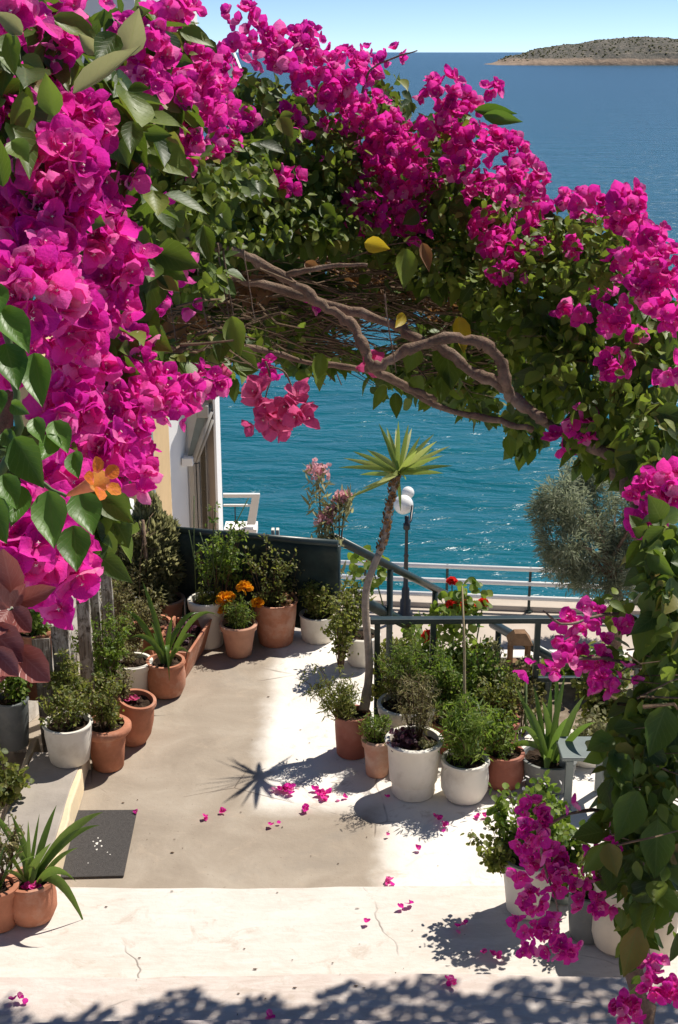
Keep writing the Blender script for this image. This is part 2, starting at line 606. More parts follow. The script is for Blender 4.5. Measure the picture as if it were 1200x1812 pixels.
def join_np(name, Ts, parent, mats, kind=None):
    """Ts: list of (template, M (n,3,3), P (n,3), material index); one mesh with UVs"""
    base = wloc(parent) if parent is not None else np.zeros(3)
    Vs, Fs, Us, Ms = [], [], [], []
    off = 0
    for T, M, P, mi in Ts:
        n = len(P)
        if n == 0:
            continue
        v = np.einsum('nij,mj->nmi', M, T['v']) + P[:, None, :] - base
        m = len(T['v'])
        f = T['f'][None, :, :] + (np.arange(n) * m)[:, None, None] + off
        Vs.append(v.reshape(-1, 3))
        Fs.append(f.reshape(-1, 4))
        Us.append(np.tile(T['uv'][T['f'].reshape(-1)], (n, 1)))
        if 'mi' in T:
            Ms.append(np.tile(T['mi'], n) + mi)
        else:
            Ms.append(np.full(n * len(T['f']), mi))
        off += n * m
    if not Vs:
        return None
    V, Fc, U, Mi = np.concatenate(Vs), np.concatenate(Fs), np.concatenate(Us), np.concatenate(Ms)
    me = bpy.data.meshes.new(name)
    me.vertices.add(len(V))
    me.vertices.foreach_set('co', V.astype(np.float32).ravel())
    me.loops.add(Fc.size)
    me.loops.foreach_set('vertex_index', Fc.astype(np.int32).ravel())
    me.polygons.add(len(Fc))
    me.polygons.foreach_set('loop_start', np.arange(0, Fc.size, 4, dtype=np.int32))
    for m in mats:
        me.materials.append(MATS[m])
    me.polygons.foreach_set('material_index', Mi.astype(np.int32))
    me.polygons.foreach_set('use_smooth', np.ones(len(Fc), dtype=bool))
    uv = me.uv_layers.new(name='UVMap')
    uv.data.foreach_set('uv', U.astype(np.float32).ravel())
    me.update(calc_edges=True)
    me.validate()
    return new_obj(name, me, parent, None, kind, False)


def template(rows, cols=3, cup=.12, droop=.25, ruffle=0.0, seed=0, fold=.0):
    """a leaf-like sheet, base at the origin, length 1 along +Y, face +Z; rows: (v, halfwidth)"""
    r = random.Random(seed)
    v, uv, f = [], [], []
    for (t, w) in rows:
        for j in range(cols):
            u = j / (cols - 1) * 2 - 1
            x = u * w
            z = -droop * t * t + cup * (u * u - .4) * min(1, w * 3) + fold * abs(u) * w
            if ruffle:
                z += ruffle * (r.random() - .5) * (abs(u) * .8 + .2) * (1 if 0 < t else 0)
                x += ruffle * .3 * (r.random() - .5) * abs(u)
            v.append((x, t, z))
            uv.append((u / 2 + .5, t))
    for i in range(len(rows) - 1):
        for j in range(cols - 1):
            a = i * cols + j
            f.append((a, a + 1, a + cols + 1, a + cols))
    return {'v': np.array(v, float), 'f': np.array(f, int), 'uv': np.array(uv, float)}


def merge_t(parts):
    V, Fc, U, M = [], [], [], []
    off = 0
    for T, mat, mi in parts:
        v = T['v'] @ np.array(mat)[:3, :3].T + np.array(mat)[:3, 3]
        V.append(v)
        Fc.append(T['f'] + off)
        U.append(T['uv'])
        M.append(np.full(len(T['f']), mi))
        off += len(v)
    return {'v': np.concatenate(V), 'f': np.concatenate(Fc), 'uv': np.concatenate(U), 'mi': np.concatenate(M)}


LEAFROWS = [(0, .015), (.10, .17), (.28, .31), (.48, .33), (.70, .23), (.88, .09), (1.0, .008)]
LEAVES = [template(LEAFROWS, 3, .14, d, .05, 10 + i) for i, d in enumerate((.05, .25, .42))]
LEAVES_HI = [template(LEAFROWS, 5, .16, d, .05, 30 + i) for i, d in enumerate((.05, .2, .38))]
SMALL = template([(0, .03), (.35, .26), (.7, .2), (1, .01)], 3, .1, .15, 0, 1)
NEEDLE = template([(0, .05), (.5, .09), (1, .01)], 2, .0, .15, 0, 2)
ROUND = template([(0, .05), (.2, .36), (.55, .46), (.85, .30), (1, .05)], 3, .12, .15, .05, 3)


def flower_template(seed):
    r = random.Random(seed)
    ps = []
    for k in range(3):
        T = template([(0, .06), (.16, .32), (.40, .49), (.64, .47), (.84, .31), (.95, .12), (1.02, .02)], 5 if seed >= 100 else 4, .24, .12, .17, seed * 7 + k)
        m = Matrix.Rotation(math.radians(120 * k + r.uniform(-12, 12)), 4, 'Z') @ Matrix.Rotation(math.radians(r.uniform(22, 58)), 4, 'X') @ Matrix.Scale(r.uniform(.85, 1.1), 4)
        ps.append((T, m, 0))
    # the small tubular flower with its white star
    for k in range(4):
        T = template([(0, .06), (.5, .16), (1, .02)], 2, 0, .2, 0, 5)
        m = Matrix.Translation((0.0, .03, .42)) @ Matrix.Rotation(math.radians(90 * k + 20), 4, 'Z') @ Matrix.Scale(.085, 4)
        ps.append((T, m, 1))
        T = template([(0, .3), (1, .2)], 2, 0, 0, 0, 5)
        m = Matrix.Translation((0.0, .03, 0)) @ Matrix.Rotation(math.radians(90 * k), 4, 'Z') @ Matrix.Translation((0, -.05, 0)) @ Matrix.Rotation(math.radians(90), 4, 'X') @ Matrix.Scale(.42, 4) @ Matrix.Diagonal((.3, 1, 1, 1))
        ps.append((T, m, 0))
    return merge_t(ps)


FLOWERS = [flower_template(i) for i in range(5)]
FLOWERS_HI = [flower_template(100 + i) for i in range(4)]


def frames(ydir, ndir, size, jit_w=None):
    """rotation-scale matrices with the template's +Y on ydir and +Z near ndir"""
    y = ydir / np.linalg.norm(ydir, axis=1, keepdims=True)
    z = ndir - (ndir * y).sum(1, keepdims=True) * y
    z /= np.maximum(1e-6, np.linalg.norm(z, axis=1, keepdims=True))
    x = np.cross(y, z)
    w = np.ones(len(y)) if jit_w is None else jit_w
    M = np.stack([x * w[:, None], y, z], axis=2)
    return M * size[:, None, None]


def rdir(n):
    v = rng.normal(size=(n, 3))
    return v / np.linalg.norm(v, axis=1, keepdims=True)


TM = {}


def tmesh(T, mats, key):
    k = (key, tuple(mats))
    if k not in TM:
        me = bpy.data.meshes.new(key)
        me.from_pydata([tuple(p) for p in T['v']], [], [tuple(int(i) for i in f) for f in T['f']])
        for m in mats:
            me.materials.append(MATS[m])
        if 'mi' in T:
            me.polygons.foreach_set('material_index', T['mi'].astype(np.int32))
        me.polygons.foreach_set('use_smooth', np.ones(len(me.polygons), dtype=bool))
        uv = me.uv_layers.new(name='UVMap')
        uv.data.foreach_set('uv', T['uv'][T['f'].reshape(-1)].astype(np.float32).ravel())
        me.update()
        TM[k] = me
    return TM[k]


def place(name, mesh, M, P, parent):
    o = bpy.data.objects.new(name, mesh)
    C.objects.link(o)
    o.parent = parent
    base = wloc(parent) if parent is not None else np.zeros(3)
    m = Matrix.Identity(4)
    for i in range(3):
        for j in range(3):
            m[i][j] = float(M[i][j])
        m[i][3] = float(P[i] - base[i])
    o.matrix_local = m
    return o


def structure(o):
    o['kind'] = 'structure'
    return o


# ------------------------------------------------------------------ sea, island, promenade
SEAZ = -9.0
PROMZ = -7.6
mb = MB()
ys = [24, 60, 120, 260, 600, 1500, 5000, 20000, 90000]
for i in range(len(ys) - 1):
    y0, y1 = ys[i], ys[i + 1]
    w0, w1 = max(80, y0 * 1.5), max(80, y1 * 1.5)
    mb.add([(-w0, y0, SEAZ), (w0, y0, SEAZ), (w1, y1, SEAZ), (-w1, y1, SEAZ)], [(0, 1, 2, 3)])
structure(mb.build('sea', 'sea_water'))

# the sea bed / land under the terrace down to the water
island_c = pt(1115, 114, 1590)


def build_island():
    nx, ny = 150, 60
    x0, x1 = xat(868, 114, 1500) - 4, xat(868, 114, 1500) + 330
    v, f = [], []
    for j in range(ny + 1):
        for i in range(nx + 1):
            u, w = i / nx, j / ny
            x = x0 + (x1 - x0) * u
            y = 1495 + 200 * w
            # skyline profile taken along the length
            pr = [(0, 0), (.05, .10), (.12, .36), (.22, .62), (.30, .72), (.42, .90), (.55, 1.0), (.66, .93), (.8, .70), (.92, .42), (1, 0)]
            for k in range(len(pr) - 1):
                if pr[k][0] <= u <= pr[k + 1][0]:
                    t = (u - pr[k][0]) / (pr[k + 1][0] - pr[k][0])
                    t = t * t * (3 - 2 * t)
                    prof = pr[k][1] * (1 - t) + pr[k + 1][1] * t
            sh = min(1, w / .55)
            sh = math.sin(sh * math.pi / 2) ** .8 if w < .55 else math.cos((w - .55) / .45 * math.pi / 2)
            z = SEAZ - 2 + 31.5 * prof * max(0, sh)
            n = math.sin(x * .11 + y * .07) + math.sin(x * .23 - y * .19 + 2) * .7 + math.sin(x * .51 + y * .43) * .4
            z += n * .45 * prof + random.uniform(-.45, .45) * prof
            if 0 < w < .12:
                z += 2.4 * prof ** .3
            v.append((x, y + 3 * math.sin(x * .08), z))
    for j in range(ny):
        for i in range(nx):
            a = j * (nx + 1) + i
            f.append((a, a + 1, a + nx + 2, a + nx + 1))
    m = MB()
    m.add(v, f)
    o = m.build('island', 'island_rock', smooth=True)
    structure(o)
    # scrub bushes and rocks on the island as one mass
    n = 2600
    idx = rng.integers(nx * 6, len(v) - nx, n)
    P = np.array([v[i] for i in idx]) + rng.normal(size=(n, 3)) * np.array([1.2, 1.2, .1])
    keep = P[:, 2] > SEAZ + 4
    P = P[keep]
    n = len(P)
    sp = MB()
    sp.sphere((0, 0, 0), 1, 5, 3)
    ff = [q for q in sp.f]
    T = {'v': np.array(sp.v), 'f': np.array(ff), 'uv': np.zeros((len(sp.v), 2))}
    M = np.zeros((n, 3, 3))
    s = rng.uniform(.5, 1.5, n)
    for i in range(3):
        M[:, i, i] = s * (1 if i < 2 else .7)
    o2 = join_np('island_scrub', [(T, M, P, 0)], None, ['leaf_grey'], 'stuff')
    return o


build_island()

# promenade with its quay wall
rl0 = gp(560, 1068, PROMZ)
rl1 = gp(1250, 1096, PROMZ)
rdirv = (rl1 - rl0) / np.linalg.norm(rl1 - rl0)
nrm = np.array([-rdirv[1], rdirv[0], 0])
pa, pb = rl0 - rdirv * 25 + nrm * .45, rl1 + rdirv * 20 + nrm * .45
mb = MB()
mb.prism([(pa[0] - 2, pa[1] - 26), (pb[0] + 2, pb[1] - 26), (pb[0], pb[1]), (pa[0], pa[1])], SEAZ - 1.5, PROMZ)
structure(mb.build('promenade', 'promenade_stone', bevel=.05))
# low kerb at the water's edge
mb = MB()
mb.bar(pa - nrm * .22 + [0, 0, .06], pb - nrm * .22 + [0, 0, .06], .4, .12)
structure(mb.build('promenade_kerb', 'promenade_stone', bevel=.02))

# quay railing
rail = thing('quay_railing', 'white three bar railing with thin dark posts along the quay', 'railing', rl0)
step = (gp(935, 1080, PROMZ) - gp(790, 1074, PROMZ))
stepl = float(np.dot(step, rdirv))
p790 = gp(790, 1074, PROMZ)
s790 = float(np.dot(p790 - rl0, rdirv))
k0 = s790 % stepl - stepl
s = k0
for zz in (1.02, .68, .34):
    mb = MB()
    mb.tube([rl0 - rdirv * 6 + [0, 0, zz], rl1 + rdirv * 12 + [0, 0, zz]], .055, 8)
    mb.build('rail_bar', 'white_rail', rail, smooth=True)
while s < np.linalg.norm(rl1 - rl0) + 6:
    q = rl0 + rdirv * s
    mb = MB()
    mb.tube([q + [0, 0, 0], q + [0, 0, 1.07]], .032, 8)
    mb.tube([q + [0, 0, 0], q + [0, 0, .04]], .09, 8)
    mb.build('post', 'green_metal', rail)
    s += stepl

# lamp with two globes
lb = gp(717, 1093, PROMZ)
ld = dep(lb)
lamp = thing('street_lamp', 'black street lamp with two white globes on the promenade', 'street lamp', lb)


def zl(py):
    return zat(717, py, lb[1])


h_g = zl(895) - lb[2]
mb = MB()
mb.lathe(lb, [(.0, 0), (.17, 0), (.17, .12), (.12, .16), (.12, .42), (.09, .46), (.085, .7), (.055, .74), (.045, h_g * .55), (.06, h_g * .56), (.04, h_g * .58), (.035, h_g - .55), (.075, h_g - .53), (.075, h_g - .40), (.045, h_g - .38), (.05, h_g - .24), (.0, h_g - .22)], 14)
mb.tube([lb + [0, 0, h_g - .45], lb + [.10, .25, h_g - .42], lb + [.14, .45, h_g - .15]], .03, 8)
mb.build('lamp_post', 'black_metal', lamp, smooth=True)
mb = MB()
mb.sphere(pt(714, 893, ld - .1), 17.5 / F * ld, 24, 14)
mb.build('globe', 'white_globe', lamp, smooth=True)
mb = MB()
mb.sphere(pt(722, 872, ld + .55), 11.5 / F * ld, 24, 14)
mb.build('globe', 'white_globe', lamp, smooth=True)

# ------------------------------------------------------------------ terrace, steps, ledges
E1 = gp(600, 1566, .17)[1]
E2 = gp(600, 1722, .34)[1]
floor_poly = [gp(-200, 1600)[:2], (3.5, gp(600, 1600)[1]), (3.5, gp(1140, 1290)[1]), gp(668, 1290)[:2], (gp(668, 1290)[0], gp(668, 1125)[1]), gp(600, 1122)[:2], gp(290, 1098)[:2], gp(180, 1098)[:2], (-4.2, gp(180, 1098)[1]), (-4.2, gp(-200, 1600)[1])]
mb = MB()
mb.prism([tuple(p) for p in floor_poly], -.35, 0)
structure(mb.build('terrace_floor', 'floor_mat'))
# retaining wall that carries the terrace above the lower garden
mb = MB()
c1, c2, c3 = gp(668, 1290), gp(600, 1122), gp(180, 1098)
mb.prism([(-4.1, c3[1] - .4), (-4.1, c3[1] - .05), (c3[0], c3[1] - .05), (c2[0], c2[1] - .05), (c1[0] - .05, gp(668, 1125)[1] - .05), (c1[0] - .05, c1[1] - .05), (3.4, gp(1140, 1290)[1] - .05), (3.4, c1[1] - 1.2), (-1, c1[1] - 1.2)], PROMZ + .004, -.352)
wall_t = mb.build('retaining_wall', 'wall_wash')
props(wall_t, 'whitewashed retaining wall below the edge of the flowered terrace', 'wall', kind='structure')

edges = [(E1, .17), (E2, .34)]
y, z = E2 - .50, .51
while z < 2.7:
    edges.append((y, z))
    y -= .34
    z += .17
for i, (yy, zz) in enumerate(edges):
    yn = edges[i + 1][0] if i + 1 < len(edges) else -1.5
    mb = MB()
    # slightly uneven nosing
    n = 44
    xs = np.linspace(-4, 3.5, n)
    yj = [yy + .012 * math.sin(x_ * 2.3 + i) + random.uniform(-.006, .006) for x_ in xs]
    v, f = [], []
    for k in range(n):
        v += [(xs[k], yj[k] + .008, zz - .175), (xs[k], yj[k], zz - .02), (xs[k], yj[k] - .018, zz), (xs[k], yn - .05, zz), (xs[k], yn - .05, zz - .175)]
    for k in range(n - 1):
        for j in range(5):
            a, b_ = k * 5 + j, k * 5 + (j + 1) % 5
            f.append((a, b_, b_ + 5, a + 5))
    f.append((0, 1, 2, 3, 4))
    mb.add(v, f)
    structure(mb.build('stone_step', ('step_mat', 'step_near_shade')[i] if i < 2 else 'step_grey'))

# raised ledges along the left side
LD1, LD2 = .14, .34
mb = MB()
q = [gp(60, 1606, LD1), gp(128, 1385, LD1), gp(150, 1330, LD1), gp(60, 1330, LD1), gp(-60, 1600, LD1)]
mb.prism([(p[0], p[1]) for p in q], .003, LD1)
ledge = mb.build('raised_ledge', 'ledge_cement', bevel=.008)
props(ledge, 'low grey cement ledge along the left side of the terrace', 'ledge', kind='structure')
a, b_ = gp(100, 1606, LD1), gp(158, 1368, LD1)
mb = MB()
for (a, b_, ht, w) in ((gp(84, 1606, 0), gp(150, 1362, 0), .125, .06), (gp(-60, 1640, LD1), gp(60, 1300, LD1), .10, .05)):
    kb = MB()
    d = (b_ - a)
    n = 9
    pts_ = [a + d * i / n for i in range(n + 1)]
    sd_ = np.array([d[1], -d[0], 0]) / np.linalg.norm(d[:2])
    v, f = [], []
    z0 = .004 if ht < .2 else LD1 + .004
    zt = z0 + ht
    for p in pts_:
        jw = random.uniform(-.006, .006)
        jz = random.uniform(-.006, .008)
        v += [tuple(np.append((p - sd_ * w / 2)[:2], z0)), tuple(np.append((p + sd_ * (w / 2 + jw))[:2], z0)), tuple(np.append((p + sd_ * (w / 2 - .01 + jw))[:2], zt + jz)), tuple(np.append((p - sd_ * w / 2)[:2], zt + jz))]
    for i in range(n):
        for j in range(4):
            f.append((i * 4 + j, i * 4 + (j + 1) % 4, i * 4 + 4 + (j + 1) % 4, i * 4 + 4 + j))
    f += [(0, 1, 2, 3), (n * 4 + 3, n * 4 + 2, n * 4 + 1, n * 4)]
    kb.add(v, f)
    o = kb.build('painted_kerb', 'cream_paint', bevel=.01)
    props(o, 'cream painted kerb edging the raised ledge by the dark mat' if ht < .2 else 'short cream kerb on the ledge behind the near left pots', 'kerb', kind='structure')

# left garden wall (rough whitewash, broken top) and old timber in front of it
def rough_wall(name, a, b, h0, h1, th, mat, label):
    a, b = np.array(a, float), np.array(b, float)
    d = b - a
    L = np.linalg.norm(d[:2])
    sd_ = np.array([d[1], -d[0], 0]) / L
    n, m = 26, 10
    V, Fc = [], []
    for side in (1, -1):
        off = len(V)
        for i in range(n + 1):
            t = i / n
            h = h0 * (1 - t) + h1 * t + .03 * math.sin(i * 1.7) + random.uniform(-.015, .015)
            for j in range(m + 1):
                p = a + d * t + sd_ * side * (th / 2 + random.uniform(-.008, .008))
                V.append((p[0], p[1], a[2] + h * j / m))
        for i in range(n):
            for j in range(m):
                k = off + i * (m + 1) + j
                Fc.append((k, k + 1, k + m + 2, k + m + 1) if side < 0 else (k, k + m + 1, k + m + 2, k + 1))
    o2 = (n + 1) * (m + 1)
    for i in range(n):
        k = i * (m + 1) + m
        Fc.append((k, k + m + 1, k + m + 1 + o2, k + o2))
    for i in (0, n):
        for j in range(m):
            k = i * (m + 1) + j
            Fc.append((k, k + 1, k + 1 + o2, k + o2))
    w = MB()
    w.add(V, Fc)
    o = w.build(name, mat, smooth=False)
    props(o, label, 'wall')
    return o


rough_wall('garden_wall', [*gp(-150, 1450, 0)[:2], .002], [*gp(178, 1125, 0)[:2], .002], .95, .80, .22, 'wall_wash', 'rough whitewashed garden wall behind the pots on the left')

fence = thing('old_boards', 'old weathered grey boards standing against the wall behind the potted plants on the left', 'boards', [*gp(60, 1330)[:2], 0])
for i, (px, yb, yt, w) in enumerate(((36, 1330, 1120, 22), (92, 1330, 1130, 30), (124, 1320, 1105, 30), (160, 1290, 1020, 22), (184, 1262, 975, 15), (204, 1235, 965, 18))):
    g = gp(px, yb, 0)
    zt = zat(px, yt, g[1])
    ww = w / F * dep(g)
    mb = MB()
    p0 = g + np.array([0, 0, .003])
    dx = random.uniform(-.02, .02)
    n = 6
    v, f = [], []
    for k in range(n + 1):
        t = k / n
        zc = p0[2] + (zt - p0[2]) * t
        ow = ww / 2 * (1 + random.uniform(-.08, .06))
        for (sx, sy) in ((-1, -1), (1, -1), (1, 1), (-1, 1)):
            v.append((p0[0] + dx * t + sx * ow, p0[1] + sy * .018 + (random.uniform(-.003, .003)), zc + (random.uniform(-.02, .02) if k == n else 0)))
    for k in range(n):
        for j in range(4):
            f.append((k * 4 + j, k * 4 + (j + 1) % 4, k * 4 + 4 + (j + 1) % 4, k * 4 + 4 + j))
    f.append((3, 2, 1, 0))
    f.append((n * 4, n * 4 + 1, n * 4 + 2, n * 4 + 3))
    mb.add(v, f)
    mb.build('plank', 'wood_grey', fence)
# white parapet block at the far left corner of the terrace
mb = MB()
p = gp(215, 1085)
mb.box((p[0] - .9, p[1] + .05, .002), (p[0] + .10, p[1] + .35, zat(200, 905, p[1])))
o = mb.build('white_parapet', 'house_white', bevel=.03)
props(o, 'small rounded white parapet beside the ochre wall', 'parapet')

# ------------------------------------------------------------------ dark screen fence and railings
A, B = gp(296, 1096), gp(598, 1124)
ZA, ZB = zat(296, 936, A[1]), zat(598, 962, B[1])
screen = thing('screen_fence', 'dark green railing covered with dark cloth screening at the far terrace edge', 'fence', A)
mb = MB()
mb.tube([A + [0, 0, ZA], B + [0, 0, ZB]], .028, 12)
mb.build('handrail', 'green_metal', screen, smooth=True)
mb = MB()
n, m = 60, 12
v, f = [], []
for i in range(n + 1):
    for j in range(m + 1):
        t, u = i / n, j / m
        p = A + (B - A) * t
        zt = ZA + (ZB - ZA) * t - .02
        sag = .012 * math.sin(t * 37) * (1 - u) + .02 * math.sin(t * 11 + u * 3) * math.sin(u * math.pi)
        v.append((p[0], p[1] - .02 + sag, .04 + (zt - .04) * u))
for i in range(n):
    for j in range(m):
        a = i * (m + 1) + j
        f.append((a, a + m + 1, a + m + 2, a + 1))
mb.add(v, f)
o = mb.build('screen_cloth', 'dark_cloth', screen, smooth=True)
md = o.modifiers.new('solid', 'SOLIDIFY')
md.thickness = .004
for t in (0.0, .34, .67, 1.0):
    p = A + (B - A) * t
    zt = ZA + (ZB - ZA) * t - .028
    mb = MB()
    mb.tube([p + [0, .03, .003], p + [0, .03, zt]], .022, 10)
    mb.build('post', 'green_metal', screen, smooth=True)
cl = pt(487, 943, dep(A + (B - A) * .63) - .05)
clip = thing('rail_clip', 'pale plastic clip fixed on the dark handrail of the screen', 'clip', cl)
for dx in (-.018, .018):
    mb = MB()
    mb.box(cl + np.array([dx - .012, -.02, -.035]), cl + np.array([dx + .012, .04, .03]))
    mb.build('clip_jaw', 'clip_plastic', clip, bevel=.004)

# stair handrail running down to the right
sr = thing('stair_handrail', 'dark green handrail sloping down to the right behind the yucca', 'handrail', B)
h0 = pt(588, 950, dep(B) + .05)
h1 = pt(830, 1072, 13.4)
mb = MB()
mb.tube([h0, h1], .035, 12)
mb.build('rail_pipe', 'green_metal', sr, smooth=True)
g0, g1 = pt(640, 1062, 11.0), pt(720, 1105, 12.2)
mb = MB()
mb.tube([g0, g1], .05, 10)
mb.build('rail_pipe', 'green_metal', sr, smooth=True)
for t in (.02, .36, .7):
    p = h0 + (h1 - h0) * t
    mb = MB()
    mb.tube([p, p - [0, 0, 1.0 + t * .9]], .028, 8)
    mb.build('post', 'green_metal', sr, smooth=True)

# flat-topped railing on the right
RA, RB = gp(662, 1292), gp(1180, 1288)
ZR = zat(662, 1098, RA[1])
rr = thing('terrace_railing', 'dark green flat topped railing behind the pots on the right', 'railing', RA)
mb = MB()
RE = RB + (RB - RA) * .5
mb.bar(RA + [-.03, 0, ZR], RE + [0, 0, ZR], .060, .036)
mb.build('top_rail', 'green_metal', rr, bevel=.006)
ZM = zat(662, 1204, RA[1])
mb = MB()
mb.bar(RA + [0, 0, ZM], RE + [0, 0, ZM], .034, .034)
mb.build('lower_rail', 'green_metal', rr, bevel=.004)
for px in (666, 762, 942, 1120, 1300):
    t = (px - 662) / (1180 - 662)
    p = RA + (RB - RA) * t
    mb = MB()
    mb.box((p[0] - .018, p[1] - .018, .003), (p[0] + .018, p[1] + .018, ZR - .019))
    mb.build('post', 'green_metal', rr)
# second sloping rail seen through it
s2 = thing('lower_handrail', 'dark sloping rail seen below the flat railing near the wooden lantern', 'handrail', pt(880, 1110, 13))
mb = MB()
mb.tube([pt(872, 1104, 13), pt(985, 1168, 12)], .045, 10)
mb.build('rail_pipe', 'green_metal', s2, smooth=True)
for t in (.1, .9):
    p = pt(872, 1104, 13) * (1 - t) + pt(985, 1168, 12) * t
    mb = MB()
    mb.tube([p, [p[0], p[1], -1.598]], .03, 8)
    mb.build('post', 'green_metal', s2, smooth=True)

# lower garden terrace
LG = -1.6
mb = MB()
mb.prism([(c1[0] + .0, c1[1] + .02), (3.6, c1[1] + .02), (3.6, 12.1), (c1[0] + .0, 12.1)], PROMZ + .004, LG)
structure(mb.build('lower_terrace', 'planter_dirt'))
mb = MB()
mb.prism([(c1[0], 12.104), (3.6, 12.104), (3.6, 12.3), (c1[0], 12.3)], PROMZ + .004, LG + .12)
o = mb.build('low_parapet', 'wall_wash', bevel=.02)
props(o, 'low pale parapet at the edge of the lower garden', 'wall')


# ------------------------------------------------------------------ houses on the left
def houses():
    Y = 15.0
    zlow = PROMZ
    X = lambda px, py=800: xat(px, py, Y)
    Z = lambda py, yy=Y: zat(350, py, yy)
    base = np.array([X(280), Y, zlow])
    t = thing('white_house', 'white house with grey window recess and awning beside the sea', 'house', base)
    Y1 = Y + .9
    X1 = lambda px: xat(px, 800, Y1)
    Z1 = lambda py: zat(350, py, Y1)
    mb = MB()
    mb.prism([(X(150), Y), (X(275), Y), (X1(330), Y1), (X1(330), Y + 4), (X(150), Y + 4)], zlow, Z(-60))
    mb.build('front_wall', 'house_white', t)
    mb = MB()
    mb.box((X1(330) + .003, Y1 + .10, zlow), (X1(352), Y1 + .5, Z1(640)))
    mb.build('wing_panel', 'house_white', t)
    mb = MB()
    mb.box((X1(352) + .002, Y1 + .16, zlow), (X1(379) - .002, Y1 + .5, Z1(640)))
    mb.build('side_wing', 'house_beige', t)
    mb = MB()
    mb.box((X1(379), Y1 + .02, zlow), (X1(383), Y1 + .62, Z1(640)))
    mb.build('corner_strip', 'house_white', t)
    w = MB()
    w.box((X1(352), Y1 + .08, Z1(935) - 1.0), (X1(364), Y1 + .155, Z1(778)))
    wo = w.build('window', 'shutter', t)
    w = MB()
    w.box((X1(354), Y1 + .07, Z1(935) - .9), (X1(362), Y1 + .078, Z1(790)))
    w.build('pane', 'house_glass', wo)
    for px in (341, 347):
        w = MB()
        w.box((X1(px), Y1 + .02, Z1(935) - 1.2), (X1(px + 4), Y1 + .096, Z1(822)))
        w.build('shutter_frame', 'shutter', t)
    w = MB()
    w.box((X1(324), Y1 - .2, Z1(817)), (X1(344), Y1 + .06, Z1(803)))
    w.build('awning_bracket', 'house_white', t, bevel=.01)
    w = MB()
    w.tube([(X1(343), Y1 - .12, Z1(812)), (X1(376), Y1 + .0, Z1(728))], .03, 10)
    w.tube([(X1(349), Y1 - .1, Z1(814)), (X1(379), Y1 - .02, Z1(742))], .018, 8)
    w.build('awning_arm', 'shutter', t, smooth=True)
    w = MB()
    w.hexa([(X1(334), Y1 - .10, Z1(802)), (X1(345), Y1 - .10, Z1(802)), (X1(378), Y1 + .0, Z1(722)), (X1(356), Y1 + .0, Z1(722)),
            (X1(334), Y1 - .02, Z1(800)), (X1(345), Y1 - .02, Z1(800)), (X1(378), Y1 + .08, Z1(718)), (X1(356), Y1 + .08, Z1(718))])
    w.build('awning', 'grey_metal', t)
    w = MB()
    w.box((X1(352), Y1 - .1, Z1(736)), (X1(372), Y1 + .15, Z1(715)))
    w.build('wall_lamp_box', 'shutter', t, bevel=.01)
    # upper storey parapet that shows above the flowers
    w = MB()
    w.hexa([(X(352), Y + .2, Z(135)), (X(443), Y + .2, Z(135)), (X(443), Y + .5, Z(135)), (X(352), Y + .5, Z(135)),
            (X(352), Y + .2, Z(82)), (X(425), Y + .2, Z(84)), (X(425), Y + .5, Z(84)), (X(352), Y + .5, Z(82))])
    w.build('roof_parapet', 'house_white', t, bevel=.02)
    # balcony with glass and white end panel
    bl = thing('balcony', 'small white balcony rail with glass and slanted end panel by the white house', 'balcony', (X(390), Y + .4, Z(950)))
    w = MB()
    w.box((X(388), Y + .3, Z(966)), (X(448), Y + .6, Z(952)))
    w.build('balcony_floor', 'house_white', bl)
    w = MB()
    w.bar((X(388), Y + .35, Z(893)), (X(455), Y + .35, Z(893)), .05, .045)
    w.bar((X(388), Y + .35, Z(911)), (X(447), Y + .35, Z(911)), .03, .025)
    w.build('top_rail', 'white_rail', bl)
    w = MB()
    w.hexa([(X(430), Y + .33, Z(945)), (X(446), Y + .33, Z(945)), (X(446), Y + .42, Z(945)), (X(430), Y + .42, Z(945)),
            (X(441), Y + .33, Z(894)), (X(455), Y + .33, Z(894)), (X(455), Y + .42, Z(894)), (X(441), Y + .42, Z(894))])
    w.build('end_panel', 'white_rail', bl)
    w = MB()
    w.box((X(408), Y + .34, Z(945)), (X(410), Y + .36, Z(912)))
    w.build('baluster', 'black_metal', bl)
    # ochre house nearer on the left
    Y2 = 12.4
    X2 = lambda px: xat(px, 880, Y2)
    t2 = thing('ochre_house', 'ochre rendered house wall with grey drainpipe left of the white house', 'house', (X2(240), Y2, -2))
    w = MB()
    w.box((X2(40), Y2, PROMZ), (X2(268), Y2 + 1.5, zat(250, 640, Y2)))
    w.build('wall', 'ochre_wall', t2)
    w = MB()
    w.tube([(X2(271), Y2 - .05, PROMZ), (X2(271), Y2 - .05, zat(270, 640, Y2))], .035, 10)
    w.build('drainpipe', 'grey_metal', t2, smooth=True)


houses()

# ------------------------------------------------------------------ plants
PROF = {
    # list of (radius factor between bottom 0 and top 1 -> blended, height fraction, outward offset)
    'rolled': [(0, 0, 0), (.05, .02, .004), (.5, .45, .0), (.86, .80, .0), (.90, .82, .022), (1, .88, .030), (1, .96, .030), (1, 1.0, .018)],
    'lip': [(0, 0, 0), (.05, .02, .003), (.45, .40, .0), (.85, .80, 0), (.86, .82, .010), (1, .98, .013), (1, 1, .008)],
    'plain': [(0, 0, 0), (.06, .03, .004), (.4, .30, .004), (.8, .7, .004), (.97, .955, .0), (1, .97, .008), (1, 1, .006)],
    'foot': [(0, 0, 0), (.05, .02, .004), (.12, .24, .002), (.22, .27, .012), (.6, .6, .006), (.93, .90, .002), (.95, .93, .012), (1, .985, .016), (1, 1, .010)],
    'round': [(0, 0, -.01), (.2, .03, .01), (.6, .25, .02), (.85, .55, .015), (.97, .9, .0), (1, .93, .012), (1, 1, .008)],
}


